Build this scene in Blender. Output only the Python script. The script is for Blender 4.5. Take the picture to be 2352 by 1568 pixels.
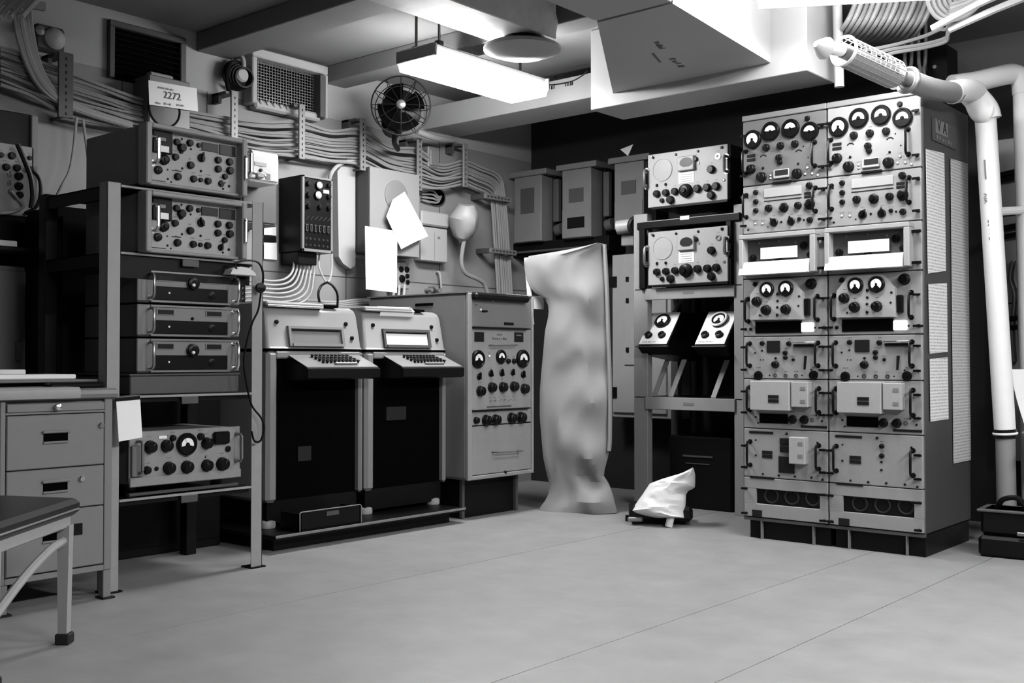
import bpy, math, random
from mathutils import Vector, Matrix, noise as mnoise
random.seed(7)
for o in list(bpy.data.objects): bpy.data.objects.remove(o)
SC = bpy.context.scene
COL = SC.collection

# ------------------------------------------------------------------ camera
FPX = 2490.0                                   # focal length in pixels of a 2352 x 1568 frame
EYE = Vector((0, 0, .86))
YAW = math.radians(40.3); PITCH = math.atan(44 / FPX)
FW = Vector((-math.sin(YAW) * math.cos(PITCH), math.cos(YAW) * math.cos(PITCH), math.sin(PITCH)))
RT = Vector((math.cos(YAW), math.sin(YAW), 0)); UP = RT.cross(FW)
cd = bpy.data.cameras.new('camera'); cam = bpy.data.objects.new('camera', cd); COL.objects.link(cam)
cd.sensor_width = 36; cd.lens = FPX / 2352 * 36; cd.clip_start = .05; cd.clip_end = 50
m3 = Matrix((RT, UP, -FW)).transposed().to_4x4(); m3.translation = EYE
cam.matrix_world = m3
SC.camera = cam

# ------------------------------------------------------------------ world, exposure
w = bpy.data.worlds.new('world'); SC.world = w; w.use_nodes = True
w.node_tree.nodes['Background'].inputs[0].default_value = (.5, .5, .5, 1)
w.node_tree.nodes['Background'].inputs[1].default_value = .01
SC.view_settings.view_transform = 'Standard'; SC.view_settings.look = 'None'
SC.view_settings.exposure = 0.0; SC.view_settings.gamma = 1; SC.view_settings.use_curve_mapping = False
LAMP_A, LAMP_B, LAMP_C = 98.0, 85.0, 142.0

# ------------------------------------------------------------------ measuring: a point of the photograph on a plane of the room
def ray(px, py): return FW * FPX + RT * (px - 1176) + UP * (784 - py)
def onX(px, py, x): d = ray(px, py); return EYE + d * (x / d.x)
def onY(px, py, y): d = ray(px, py); return EYE + d * (y / d.y)
def onZ(px, py, z): d = ray(px, py); return EYE + d * ((z - EYE.z) / d.z)
def onP(px, py, p, n): d = ray(px, py); n = Vector(n); return EYE + d * ((Vector(p) - EYE).dot(n) / d.dot(n))
def dep(px, py, t): return EYE + ray(px, py) * (t / FPX)
def frontX(pb, pf, y, xb=-4.95): b = onX(pb, y, xb); d = ray(pf, y); return b.y * d.x / d.y

# ------------------------------------------------------------------ materials (black and white film: all neutral)
MATS = {}
def mat(name, v, rough=.5, metal=0, n=.08, scale=9, bump=0, spec=.4, emit=0):
    v *= .35 if v < .02 else .5 if v < .05 else .52 if v < .6 else .85
    if v < .03: spec *= .35; rough = max(rough, .35)
    m = bpy.data.materials.new(name); m.use_nodes = True; nt = m.node_tree; b = nt.nodes['Principled BSDF']
    b.inputs['Roughness'].default_value = rough; b.inputs['Metallic'].default_value = metal
    b.inputs['Specular IOR Level'].default_value = spec
    tc = nt.nodes.new('ShaderNodeTexCoord'); nz = nt.nodes.new('ShaderNodeTexNoise')
    nz.inputs['Scale'].default_value = scale; nz.inputs['Detail'].default_value = 6; nz.inputs['Roughness'].default_value = .65
    nt.links.new(tc.outputs['Object'], nz.inputs['Vector'])
    mx = nt.nodes.new('ShaderNodeMix'); mx.data_type = 'RGBA'
    lo, hi = v * (1 - n), min(1, v * (1 + n))
    mx.inputs[6].default_value = (lo, lo, lo, 1); mx.inputs[7].default_value = (hi, hi, hi, 1)
    nt.links.new(nz.outputs['Fac'], mx.inputs[0]); nt.links.new(mx.outputs[2], b.inputs['Base Color'])
    if bump:
        bp = nt.nodes.new('ShaderNodeBump'); bp.inputs['Strength'].default_value = bump; bp.inputs['Distance'].default_value = .01
        nt.links.new(nz.outputs['Fac'], bp.inputs['Height']); nt.links.new(bp.outputs[0], b.inputs['Normal'])
    if emit:
        b.inputs['Emission Color'].default_value = (1, 1, 1, 1); b.inputs['Emission Strength'].default_value = emit
    MATS[name] = m; return m
mat('floor', .37, .5, n=.30, scale=5.5, bump=.04); mat('floor_under', .05, .9)
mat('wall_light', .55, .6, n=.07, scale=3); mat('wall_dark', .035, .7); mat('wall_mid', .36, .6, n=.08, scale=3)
mat('ceiling', .32, .7, n=.08, scale=2); mat('duct', .55, .5, n=.06, scale=4, bump=.02); mat('duct_rough', .6, .5, n=.25, scale=14, bump=.12)
mat('panel', .40, .45, n=.14, scale=22); mat('panel_light', .52, .45, n=.1, scale=22); mat('case', .27, .45, n=.12, scale=10)
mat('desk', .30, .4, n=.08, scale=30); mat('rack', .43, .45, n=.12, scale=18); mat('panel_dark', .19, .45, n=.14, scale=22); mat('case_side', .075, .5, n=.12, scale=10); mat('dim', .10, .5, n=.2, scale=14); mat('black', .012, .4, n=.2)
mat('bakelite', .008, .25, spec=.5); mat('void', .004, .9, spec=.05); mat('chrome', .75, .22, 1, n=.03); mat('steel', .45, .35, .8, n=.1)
mat('white', .8, .5, n=.04); mat('dial', .85, .4, n=.03); mat('paper', .82, .75, n=.04); mat('plate', .02, .4, n=.3, scale=60)
mat('cable', .40, .5, n=.12, scale=6); mat('cable_black', .012, .4); mat('canvas', .34, .75, n=.1, scale=5, bump=.05)
mat('cloth', .62, .85, n=.1, scale=12, bump=.08); mat('pipe', .72, .6, n=.06, scale=8, bump=.03); mat('pipe_grey', .33, .6, n=.1)
mat('teletype', .33, .3, n=.06, scale=12); mat('rubber', .03, .6); mat('seat', .02, .35); mat('brass', .6, .3, 1)
mat('window_glass', .03, .08, spec=.6); mat('glow', .9, .4, emit=5)
mat('lampA', .9, .4, emit=LAMP_A); mat('lampB', .9, .4, emit=LAMP_B); mat('lampC', .9, .4, emit=LAMP_C)
def ruled(name, lo, hi, sc):                   # typed or pen-ruled paper: fine dark bands
    m = mat(name, hi, .75, n=.04); nt = m.node_tree; b = nt.nodes['Principled BSDF']
    tc = nt.nodes.new('ShaderNodeTexCoord'); wv = nt.nodes.new('ShaderNodeTexWave'); wv.bands_direction = 'Z'
    wv.inputs['Scale'].default_value = sc; wv.inputs['Distortion'].default_value = 1.5; wv.inputs['Detail'].default_value = 3; wv.inputs['Detail Scale'].default_value = 6
    nt.links.new(tc.outputs['Object'], wv.inputs['Vector'])
    nz = nt.nodes.new('ShaderNodeTexNoise'); nz.inputs['Scale'].default_value = 60; nt.links.new(tc.outputs['Object'], nz.inputs['Vector'])
    mu = nt.nodes.new('ShaderNodeMath'); mu.operation = 'MULTIPLY'; nt.links.new(wv.outputs['Fac'], mu.inputs[0]); nt.links.new(nz.outputs['Fac'], mu.inputs[1])
    mx = nt.nodes.new('ShaderNodeMix'); mx.data_type = 'RGBA'
    mx.inputs[6].default_value = (hi, hi, hi, 1); mx.inputs[7].default_value = (lo, lo, lo, 1)
    nt.links.new(mu.outputs[0], mx.inputs[0]); nt.links.new(mx.outputs[2], b.inputs['Base Color'])
ruled('list_paper', .12, .62, 22); ruled('list_paper_grey', .1, .42, 22)

# ------------------------------------------------------------------ mesh builder
def catmull(pts, n=8):
    P = [Vector(p) for p in pts]
    if len(P) < 3: return P
    P = [P[0] * 2 - P[1]] + P + [P[-1] * 2 - P[-2]]; out = []
    for i in range(1, len(P) - 2):
        a, b, c, d = P[i - 1:i + 3]
        for k in range(n):
            t = k / n
            out.append(.5 * (2 * b + (c - a) * t + (2 * a - 5 * b + 4 * c - d) * t * t + (3 * b - a - 3 * c + d) * t ** 3))
    return out + [P[-2]]
def basis(d):
    d = d.normalized(); a = Vector((0, 0, 1)) if abs(d.z) < .9 else Vector((1, 0, 0))
    u = d.cross(a).normalized(); return u, d.cross(u).normalized()
class MB:
    def __init__(s): s.v = []; s.f = []; s.m = []
    def add(s, vs, fs, m=0):
        o = len(s.v); s.v += [tuple(v) for v in vs]
        for f in fs: s.f.append([i + o for i in f]); s.m.append(m)
        return s
    def box(s, x0, x1, y0, y1, z0, z1, m=0, c=0):
        if c <= 0:
            vs = [(x, y, z) for x in (x0, x1) for y in (y0, y1) for z in (z0, z1)]
            return s.add(vs, [(0, 1, 3, 2), (4, 6, 7, 5), (0, 4, 5, 1), (2, 3, 7, 6), (0, 2, 6, 4), (1, 5, 7, 3)], m)
        c = min(c, (x1 - x0) * .45, (y1 - y0) * .45, (z1 - z0) * .45)
        b = [[x0, x1], [y0, y1], [z0, z1]]; idx = {}; vs = []
        for i in (0, 1):
            for j in (0, 1):
                for k in (0, 1):
                    for ax in range(3):
                        e = (i, j, k); p = [b[q][e[q]] + (0 if q == ax else (c if e[q] == 0 else -c)) for q in range(3)]
                        idx[(i, j, k, ax)] = len(vs); vs.append(p)
        fs = []
        for ax in range(3):
            o1, o2 = (ax + 1) % 3, (ax + 2) % 3
            for sd in (0, 1):
                q = []
                for a2, b2 in ((0, 0), (1, 0), (1, 1), (0, 1)):
                    e = [0, 0, 0]; e[ax] = sd; e[o1] = a2; e[o2] = b2; q.append(idx[(*e, ax)])
                fs.append(q if sd else q[::-1])
            for a2 in (0, 1):
                for b2 in (0, 1):
                    q = []
                    e0 = [0, 0, 0]; e0[o1] = a2; e0[o2] = b2; e1 = list(e0); e1[ax] = 1
                    fs.append([idx[(*e0, o1)], idx[(*e1, o1)], idx[(*e1, o2)], idx[(*e0, o2)]])
        for e in [(i, j, k) for i in (0, 1) for j in (0, 1) for k in (0, 1)]:
            fs.append([idx[(*e, 0)], idx[(*e, 1)], idx[(*e, 2)]])
        return s.add(vs, fs, m)
    def ring(s, P, R, seg, m, cap0, cap1):
        o = len(s.v)
        n = len(P); u = None
        for i, p in enumerate(P):
            d = (P[min(i + 1, n - 1)] - P[max(i - 1, 0)])
            if d.length < 1e-9: d = Vector((0, 0, 1))
            d.normalize()
            if u is None: u, v = basis(d)
            else:
                u = (u - d * u.dot(d)); u = u.normalized() if u.length > 1e-6 else basis(d)[0]; v = d.cross(u)
            for k in range(seg):
                a = 2 * math.pi * k / seg; s.v.append(tuple(p + (u * math.cos(a) + v * math.sin(a)) * R[i]))
        for i in range(n - 1):
            for k in range(seg):
                k2 = (k + 1) % seg
                s.f.append([o + i * seg + k, o + i * seg + k2, o + (i + 1) * seg + k2, o + (i + 1) * seg + k]); s.m.append(m)
        if cap0: s.f.append([o + k for k in range(seg)][::-1]); s.m.append(m)
        if cap1: s.f.append([o + (n - 1) * seg + k for k in range(seg)]); s.m.append(m)
        return s
    def cyl(s, p0, p1, r, seg=14, m=0, r2=None, caps=True):
        p0, p1 = Vector(p0), Vector(p1); return s.ring([p0, p1], [r, r if r2 is None else r2], seg, m, caps, caps)
    def tube(s, pts, r, seg=8, m=0, n=0):
        P = catmull(pts, n) if n else [Vector(p) for p in pts]
        return s.ring(P, [r] * len(P), seg, m, True, True)
    def lathe(s, org, ax, prof, seg=20, m=0, ms=None):   # prof: (radius, height along ax)
        org, ax = Vector(org), Vector(ax).normalized(); u, v = basis(ax)
        o = len(s.v)
        for r, h in prof:
            for k in range(seg):
                a = 2 * math.pi * k / seg; s.v.append(tuple(org + ax * h + (u * math.cos(a) + v * math.sin(a)) * max(r, 1e-5)))
        for i in range(len(prof) - 1):
            for k in range(seg):
                k2 = (k + 1) % seg
                s.f.append([o + i * seg + k, o + i * seg + k2, o + (i + 1) * seg + k2, o + (i + 1) * seg + k]); s.m.append(ms[i] if ms else m)
        return s
    def torus(s, c, ax, R, r, seg=28, rs=6, m=0):
        c, ax = Vector(c), Vector(ax).normalized(); u, v = basis(ax); o = len(s.v)
        for i in range(seg):
            a = 2 * math.pi * i / seg; d = u * math.cos(a) + v * math.sin(a)
            for k in range(rs):
                b = 2 * math.pi * k / rs; s.v.append(tuple(c + d * (R + r * math.cos(b)) + ax * (r * math.sin(b))))
        for i in range(seg):
            for k in range(rs):
                i2, k2 = (i + 1) % seg, (k + 1) % rs
                s.f.append([o + i * rs + k, o + i2 * rs + k, o + i2 * rs + k2, o + i * rs + k2]); s.m.append(m)
        return s
    def prism(s, poly, t0, t1, ax='y', m=0):              # polygon in the plane across ax, pushed from t0 to t1
        def p3(a, b, t): return {'x': (t, a, b), 'y': (a, t, b), 'z': (a, b, t)}[ax]
        n = len(poly); vs = [p3(a, b, t0) for a, b in poly] + [p3(a, b, t1) for a, b in poly]
        return s.add(vs, [list(range(n))[::-1], list(range(n, 2 * n))] + [[i, (i + 1) % n, n + (i + 1) % n, n + i] for i in range(n)], m)
    def slab(s, quad, th, m=0):                            # any planar corner list with a thickness along its normal
        q = [Vector(p) for p in quad]; nn = (q[1] - q[0]).cross(q[-1] - q[0]).normalized() * th; n = len(q)
        return s.add(q + [p + nn for p in q], [list(range(n))[::-1], list(range(n, 2 * n))] + [[i, (i + 1) % n, n + (i + 1) % n, n + i] for i in range(n)], m)
    def mesh(s, name, mats, smooth=35):
        me = bpy.data.meshes.new(name); me.from_pydata(s.v, [], s.f); me.update()
        for k in ([mats] if isinstance(mats, str) else mats): me.materials.append(MATS[k])
        me.polygons.foreach_set('material_index', s.m)
        import bmesh
        bm = bmesh.new(); bm.from_mesh(me); bmesh.ops.recalc_face_normals(bm, faces=bm.faces); bm.to_mesh(me); bm.free()
        if smooth:
            me.polygons.foreach_set('use_smooth', [True] * len(me.polygons)); me.set_sharp_from_angle(angle=math.radians(smooth))
        return me
def link(name, data, parent=None, loc=(0, 0, 0), rot=(0, 0, 0), sc=(1, 1, 1)):
    o = bpy.data.objects.new(name, data); COL.objects.link(o)
    o.parent = parent; o.location = loc; o.rotation_euler = rot; o.scale = sc; return o
def O(name, mb, mats, parent=None, loc=(0, 0, 0), rot=(0, 0, 0), smooth=35): return link(name, mb.mesh(name, mats, smooth), parent, loc, rot)
def tag(o, label, cat, group=None):
    o['label'] = label; o['category'] = cat
    if group: o['group'] = group
    return o
def thing(name, label, cat, loc=(0, 0, 0), rz=0, group=None):
    return tag(link(name, None, None, loc, (0, 0, rz)), label, cat, group)
def struct(name, mb, mats, parent=None):
    o = O(name, mb, mats, parent)
    if parent is None: o['kind'] = 'structure'
    return o
def adopt(o, parent):                            # make a finished object a part of a thing without moving it
    o.parent = parent; o.matrix_parent_inverse = Matrix.LocRotScale(parent.location, parent.rotation_euler, parent.scale).inverted()
    for k in ('label', 'category'):
        if k in o: del o[k]
def copy_tree(o, parent=None):
    c = o.copy(); COL.objects.link(c); c.parent = parent
    for ch in list(o.children): copy_tree(ch, c)
    return c

# ------------------------------------------------------------------ shared little parts, unit radius, facing local -y
Y_ = (0, -1, 0)
def lib():
    L = {}
    k = MB().lathe((0, 0, 0), Y_, [(1.08, 0), (1.08, .2), (.98, .3), (.92, 1.0), (.8, 1.1), (0, 1.1)], 14, 0)
    k.box(-.06, .06, -1.13, -1.09, .2, .8, 1); L['knob'] = k.mesh('knob', ['bakelite', 'dim'])
    k = MB().lathe((0, 0, 0), Y_, [(1, 0), (1, .3), (.8, .45), (0, .45)], 14, 0)
    k.prism([(-.22, -.8), (.22, -.8), (.2, .7), (0, 1.35), (-.2, .7)], -1.1, -.3, 'y', 0); L['pointer'] = k.mesh('pointer_knob', ['bakelite'])
    k = MB().lathe((0, 0, 0), Y_, [(1, 0), (1, .12), (.86, .2), (.86, .75), (.7, .85), (.35, .85), (.35, 1.1), (0, 1.1)], 18, 0)
    L['dialknob'] = k.mesh('dial_knob', ['bakelite'])
    L['screw'] = MB().lathe((0, 0, 0), Y_, [(1, 0), (1, .4), (.6, .7), (0, .7)], 8).mesh('screw', ['steel'])
    L['darkscrew'] = MB().lathe((0, 0, 0), Y_, [(1, 0), (1, .5), (.6, .8), (0, .8)], 8).mesh('dark_screw', ['bakelite'])
    L['lamp'] = MB().lathe((0, 0, 0), Y_, [(1, 0), (1, .5), (.8, .5), (.65, 1.0), (0, 1.25)], 12, ms=[1, 1, 0, 0]).mesh('indicator_lamp', ['white', 'chrome'])
    k = MB().lathe((0, 0, 0), Y_, [(1, 0), (1, .5), (0, .5)], 8, 0); k.cyl((0, -.5, 0), (0, -2.4, .9), .3, 8, 0, .42); L['toggle'] = k.mesh('toggle_switch', ['chrome'])
    k = MB().lathe((0, 0, 0), Y_, [(1, 0), (1, .3), (.55, .3), (.55, -.2), (0, -.2)], 12, ms=[0, 0, 1, 1]); L['jack'] = k.mesh('jack', ['chrome', 'void'])
    def meter(seg0, seg1, rin, rout, cy):
        k = MB().lathe((0, 0, 0), Y_, [(1, 0), (1, .28), (.9, .4), (.8, .4), (.76, .3), (0, .3)], 28, 0)
        A = [math.radians(seg0 + (seg1 - seg0) * i / 12) for i in range(13)]
        k.prism([(rout * math.cos(a), cy + rout * math.sin(a)) for a in A] + [(rin * math.cos(a), cy + rin * math.sin(a)) for a in A[::-1]], -.315, -.3, 'y', 1)
        k.prism([(-.015, cy), (.015, cy), (-.28, cy + rout * .9), (-.31, cy + rout * .9)], -.325, -.316, 'y', 0)
        k.lathe((0, -.3, cy), Y_, [(.16, 0), (.12, .08), (0, .08)], 10, 0)
        return k
    L['meter'] = meter(-12, 192, .22, .62, -.06).mesh('meter', ['bakelite', 'dial'])
    L['halfmeter'] = meter(8, 172, .02, .62, -.04).mesh('half_meter', ['bakelite', 'dial'])
    L['roundmeter'] = meter(-45, 225, .12, .66, 0).mesh('round_meter', ['bakelite', 'dial'])
    k = MB().cyl((0, 0, 0), (0, -.016, 0), .006, 8).box(-.016, .016, -.022, -.014, -.005, .005, 0); L['clamp'] = k.mesh('fastener', ['bakelite'])
    return L
LIB = lib()
PN = {'pointer': 'knob', 'dialknob': 'knob', 'darkscrew': 'screw', 'lamp': 'indicator_lamp', 'toggle': 'toggle_switch', 'halfmeter': 'meter', 'roundmeter': 'meter', 'clamp': 'fastener'}
ENG = {}
class Fr:
    """a panel plane: u to the right, v up, w out of the panel; facing 'L' = stands on the left wall, 'B' = on the back wall"""
    def __init__(s, facing, x, y, z): s.k = facing; s.o = Vector((x, y, z))
    def thing(s, name, label, cat, group=None):
        s.t = thing(name, label, cat, s.o, math.radians(90) if s.k == 'L' else 0, group); return s.t
    def uv(s, px, py, w=0):
        if s.k == 'L': p = onX(px, py, s.o.x + w); return p.y - s.o.y, p.z - s.o.z
        p = onY(px, py, s.o.y - w); return p.x - s.o.x, p.z - s.o.z
    def rad(s, px, py, r, w=0):
        a, b = s.uv(px, py - r, w)[1], s.uv(px, py + r, w)[1]; return abs(a - b) / 2
    def crop(s, ox, oy, sc): s.c = (ox, oy, sc); return s
    def P(s, cx, cy, w=0): ox, oy, sc = s.c; return s.uv(ox + cx / sc, oy + cy / sc, w)
    def R(s, cx, cy, r, w=0): ox, oy, sc = s.c; return s.rad(ox + cx / sc, oy + cy / sc, r / sc, w)
    def put(s, kind, parent, items, w=0, flat=1.0, d=(0, 0), spin=40):
        for it in items:
            cx, cy, r = it[:3]; u, v = s.P(cx, cy, w); R = s.R(cx, cy, r, w)
            if kind == 'clamp': R = 1
            if kind in ('knob', 'pointer', 'dialknob', 'toggle', 'jack', 'lamp'): ENG.setdefault(parent, []).append((u + d[0], w, v + d[1], R if kind != 'toggle' else R * 1.6))
            link(PN.get(kind, kind), LIB[kind], parent, (u + d[0], -w, v + d[1]), (0, random.uniform(-spin, spin) * math.pi / 180 if kind in ('knob', 'pointer', 'toggle') else 0, 0), (R, R * flat, R))
    def plate(s, name, parent, cx, cy, cw, ch, mats='plate', w=0, th=.003, d=(0, 0), c=.0):
        u0, v0 = s.P(cx - cw / 2, cy, w); u1, _ = s.P(cx + cw / 2, cy, w); hv = s.R(cx, cy, ch / 2, w); u = (u0 + u1) / 2
        _, v = s.P(cx, cy, w)
        return O(name, MB().box(-(u1 - u0) / 2, (u1 - u0) / 2, -th, 0, -hv, hv, 0, c), mats, parent, (u + d[0], -w, v + d[1]))
def handle(parent, u, v0, v1, r=.006, out=.035, mats='bakelite', w=0, bend=0, name='handle'):
    b = MB().tube([(0, 0, v0), (0, -out * .8, v0), (bend, -out, v0 + .012), (bend, -out, v1 - .012), (0, -out * .8, v1), (0, 0, v1)], r, 8)
    b.lathe((0, 0, v0), Y_, [(r * 2, 0), (r * 1.8, .005), (0, .005)], 10); b.lathe((0, 0, v1), Y_, [(r * 2, 0), (r * 1.8, .005), (0, .005)], 10)
    return O(name, b, mats, parent, (u, -w, 0))
def scribble(mb, p0, ux, uz, wid, hei, n, m=0, th=.0006, seed=0):   # an unreadable line of lettering: short upright strokes
    rnd = random.Random(seed); nrm = Vector(ux).cross(Vector(uz))
    for i in range(n):
        a = wid * (i + .15) / n; bw = wid / n * rnd.uniform(.35, .8); z0 = hei * rnd.choice((0, 0, .15)); z1 = hei * rnd.choice((1, 1, .7))
        q = [Vector(p0) + Vector(ux) * x + Vector(uz) * z for x, z in ((a, z0), (a + bw, z0), (a + bw, z1), (a, z1))]
        mb.slab(q, th, m)
def text_mesh(body, size, mats, depth=.0006):
    cu = bpy.data.curves.new('lettering', 'FONT'); cu.body = body; cu.size = size; cu.extrude = depth; cu.align_x = 'CENTER'; cu.align_y = 'CENTER'; cu.resolution_u = 3
    ob = bpy.data.objects.new('lettering', cu); COL.objects.link(ob)
    me = bpy.data.meshes.new_from_object(ob.evaluated_get(bpy.context.evaluated_depsgraph_get())); bpy.data.objects.remove(ob)
    me.materials.clear(); me.materials.append(MATS[mats]); return me
# ================================================================== the room
XL, YB, ZC = -4.95, 6.05, 2.59
fl = struct('floor', MB().box(XL - .1, 1.6, -2.1, YB + .1, -.08, -.012), 'floor_under')
seams = [XL - .1, -3.115, -1.925, -1.47, 1.6]
for a, b in zip(seams, seams[1:]):
    O('floor_sheet', MB().box(a + .002, b - .002, -2.1, YB + .1, -.012, 0), 'floor', fl)
wl = struct('wall_left', MB().box(XL - .1, XL, -2.1, YB, 0, 2.29), 'wall_mid')
O('upper_wall', MB().box(XL - .1, XL + .002, -2.1, YB, 2.29, ZC), 'wall_light', wl)
sb = MB()
for y in (2.84, 3.33, 4.30, 5.10): sb.box(XL, XL + .003, y - .002, y + .002, 0, 2.29)
for z in (1.36,): sb.box(XL, XL + .003, 2.2, YB, z - .002, z + .002)
O('seam', sb, 'dim', wl)
wb = struct('wall_back', MB().box(XL - .1, 1.6, YB, YB + .1, 0, 2.29), 'wall_dark')  # near-black colour stands for the shade below the ducts
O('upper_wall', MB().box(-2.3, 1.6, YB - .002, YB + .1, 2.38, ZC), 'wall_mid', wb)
O('upper_wall', MB().box(XL - .1, -2.3, YB, YB + .1, 2.29, ZC), 'wall_dark', wb); O('upper_wall', MB().box(-2.3, 1.6, YB, YB + .1, 2.29, 2.38), 'wall_dark', wb)  # dark colour here paints the duct's shade onto the upper wall
struct('wall_right', MB().box(1.6, 1.7, -2.1, YB, 0, ZC), 'wall_dark')
struct('wall_rear', MB().box(XL - .1, 1.7, -2.2, -2.1, 0, ZC), 'wall_dark')
struct('ceiling', MB().box(XL - .1, 1.7, -2.2, YB + .1, ZC, ZC + .06), 'ceiling')
def beam(n, y0, y1): struct('trim_%d' % n, MB().box(XL, 1.6, y0, y1, 2.49, ZC, 0, .004), 'ceiling')
beam(1, 3.26, 3.47); beam(2, 4.13, 4.29); beam(3, 1.55, 1.76); beam(4, .4, .6); beam(5, -.8, -.6)

# ------------------------------------------------------------------ ventilation trunking under the ceiling
t = thing('ventilation_duct', 'pale rectangular ventilation duct running from the left wall behind the plenum', 'duct', (XL, 4.95, 2.35))
O('duct_body', MB().box(0, 2.75, 0, .31, 0, .14, 0, .003), 'duct', t)
b = MB()
for px, py, wd, hh, n, sd in ((1270, 181, .055, .012, 1, 1), (1296, 174, .045, .008, 1, 2), (1253, 208, .075, .028, 4, 3), (1297, 199, .062, .026, 5, 4)):
    p = onY(px, py, 4.949); scribble(b, (p.x - XL, -.0002, p.z - 2.35), Vector((1, 0, 0)), Vector((0, 0, 1)), wd, hh, n, 0, .0008, sd)
so = O('stencil_mark', b, 'bakelite', t); so['kind'] = 'stuff'
wire = [onY(x, y, 4.945) for x, y in ((1240, 190), (1262, 195), (1290, 192), (1315, 186), (1335, 175), (1350, 162))]
tag(O('signal_wire', MB().tube(wire, .0035, 6, n=5), 'cable_black'), 'thin dark wire sagging along the front of the pale duct', 'wire')
t = thing('ventilation_plenum', 'large pale sheet metal plenum box with flared duct above the receiver frame', 'duct', (-3.34, 4.575, 2.17))
O('plenum_body', MB().box(0, 1.205, 0, .30, 0, ZC - 2.172, 0, .003), 'duct', t)
L0 = Vector((-3.34, 4.575, 2.17))
zf = 2.235; q = [onY(1408, 217, 4.574) - L0, onY(1770, 150, 4.574) - L0, onZ(1545, 8, zf) - L0, onZ(1372, 52, zf) - L0]
zt = ZC - 2.172
for p in q: p.z = zf - 2.17
vs = q + [Vector((p.x, p.y, zt)) for p in q]
O('flared_duct', MB().add(vs, [(0, 1, 2, 3), (4, 7, 6, 5), (0, 4, 5, 1), (1, 5, 6, 2), (2, 6, 7, 3), (3, 7, 4, 0)]), 'duct', t, smooth=0)
O('straight_duct', MB().box(q[3].x, q[2].x, q[3].y - 1.4, min(q[3].y, q[2].y) - .004, q[3].z + .004, zt, 0, .003), 'duct', t)
b = MB(); eu = (q[1] - q[0]).normalized(); ev = ((q[3] - q[0]) - eu * (q[3] - q[0]).dot(eu)).normalized(); nn = eu.cross(ev); nn = nn if nn.z < 0 else -nn
def fpt(px, py): return onP(px, py, q[0] + L0, nn) - L0 + nn * .0004
for (x0, y0), (x1, y1), hh, n, sd in (((1498, 96), (1517, 114), .028, 5, 5), ((1492, 118), (1517, 147), .012, 1, 6), ((1535, 134), (1560, 155), .03, 4, 7)):
    a = fpt(x0, y0); c = fpt(x1, y1); d = (c - a); e = nn.cross(d).normalized()
    scribble(b, a, d.normalized(), e, d.length, hh, n, 0, .0008, sd)
so = O('stencil_mark', b, 'bakelite', t); so['kind'] = 'stuff'
t = thing('ventilation_duct', 'ceiling duct with a worn bright underside ending in a round air diffuser', 'duct', (-3.315, 4.12, 2.40))
O('duct_body', MB().box(-.135, .135, -2.6, -.04, 0, ZC - 2.402, 0, .004).lathe((.02, -.06, .09), (0, 1, 0), [(.11, 0), (.1, .05), (.05, .09), (0, .1)], 16), 'duct_rough', t)
df = O('diffuser', MB().lathe((.02, -.16, 0), (0, 0, -1), [(.09, -.02), (.09, .035), (.165, .035), (.185, .045), (.185, .06), (.12, .085), (0, .092)], 30, ms=[1, 1, 1, 0, 0, 0]), ['duct', 'black'], t)

# ------------------------------------------------------------------ fluorescent fixtures
def fixture(label, x, y, z, ang, L, W, lm, rods=((-.36, .08), (-.36, -.08), (.36, 0)), grp=None, knobs=True):
    t = thing('fluorescent_fixture', label, 'light fixture', (x, y, z), ang, grp)
    O('diffuser', MB().prism([(-W / 2 + .012, 0), (W / 2 - .012, 0), (W / 2, .035), (W / 2, .05), (-W / 2, .05), (-W / 2, .035)], -L / 2, L / 2, 'x'), lm, t, smooth=0)
    h = O('housing', MB().box(-L / 2 - .012, L / 2 + .012, -W / 2 + .02, W / 2 - .02, .05, .105, 0, .006), 'case', t)
    O('end_cap', MB().box(-L / 2 - .016, -L / 2 - .002, -W / 2 - .004, W / 2 + .004, .036, .10, 0, .004), 'case', t)
    O('end_cap', MB().box(L / 2 + .002, L / 2 + .016, -W / 2 - .004, W / 2 + .004, .036, .10, 0, .004), 'case', t)
    for rx, ry in rods:
        O('hanger_rod', MB().cyl((rx, ry, .10), (rx, ry, ZC - z), .007, 8), 'dim', t)
        O('hanger_clip', MB().box(rx - .02, rx + .02, ry - .016, ry + .016, .104, .135, 0, .005), 'black', t)
    return t
fixture('glowing fluorescent ceiling fixture hanging between the fan and the round diffuser', -3.79, 4.18, 2.30, math.radians(90), .86, .27, 'lampA')
pa, pb = onZ(1742, 23, 2.32), onZ(2150, 2, 2.32); e = (pb - pa).normalized(); nrm = Vector((e.y, -e.x, 0)); c = (pa + pb) / 2 + nrm * .135
fixture('glowing fluorescent ceiling fixture hung askew beside the plenum box', c.x, c.y, 2.32, math.atan2(e.y, e.x), (pb - pa).length, .26, 'lampB', rods=((-.25, 0), (.25, 0)))
for x, y, lb in ((.75, 1.5, 'fluorescent ceiling fixture over the open floor near the desk'), (.7, 3.5, 'fluorescent ceiling fixture over the open floor near the transmitter cabinets')):
    fixture(lb, x, y, 2.4, math.radians(90), 1.2, .26, 'lampC')

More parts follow.
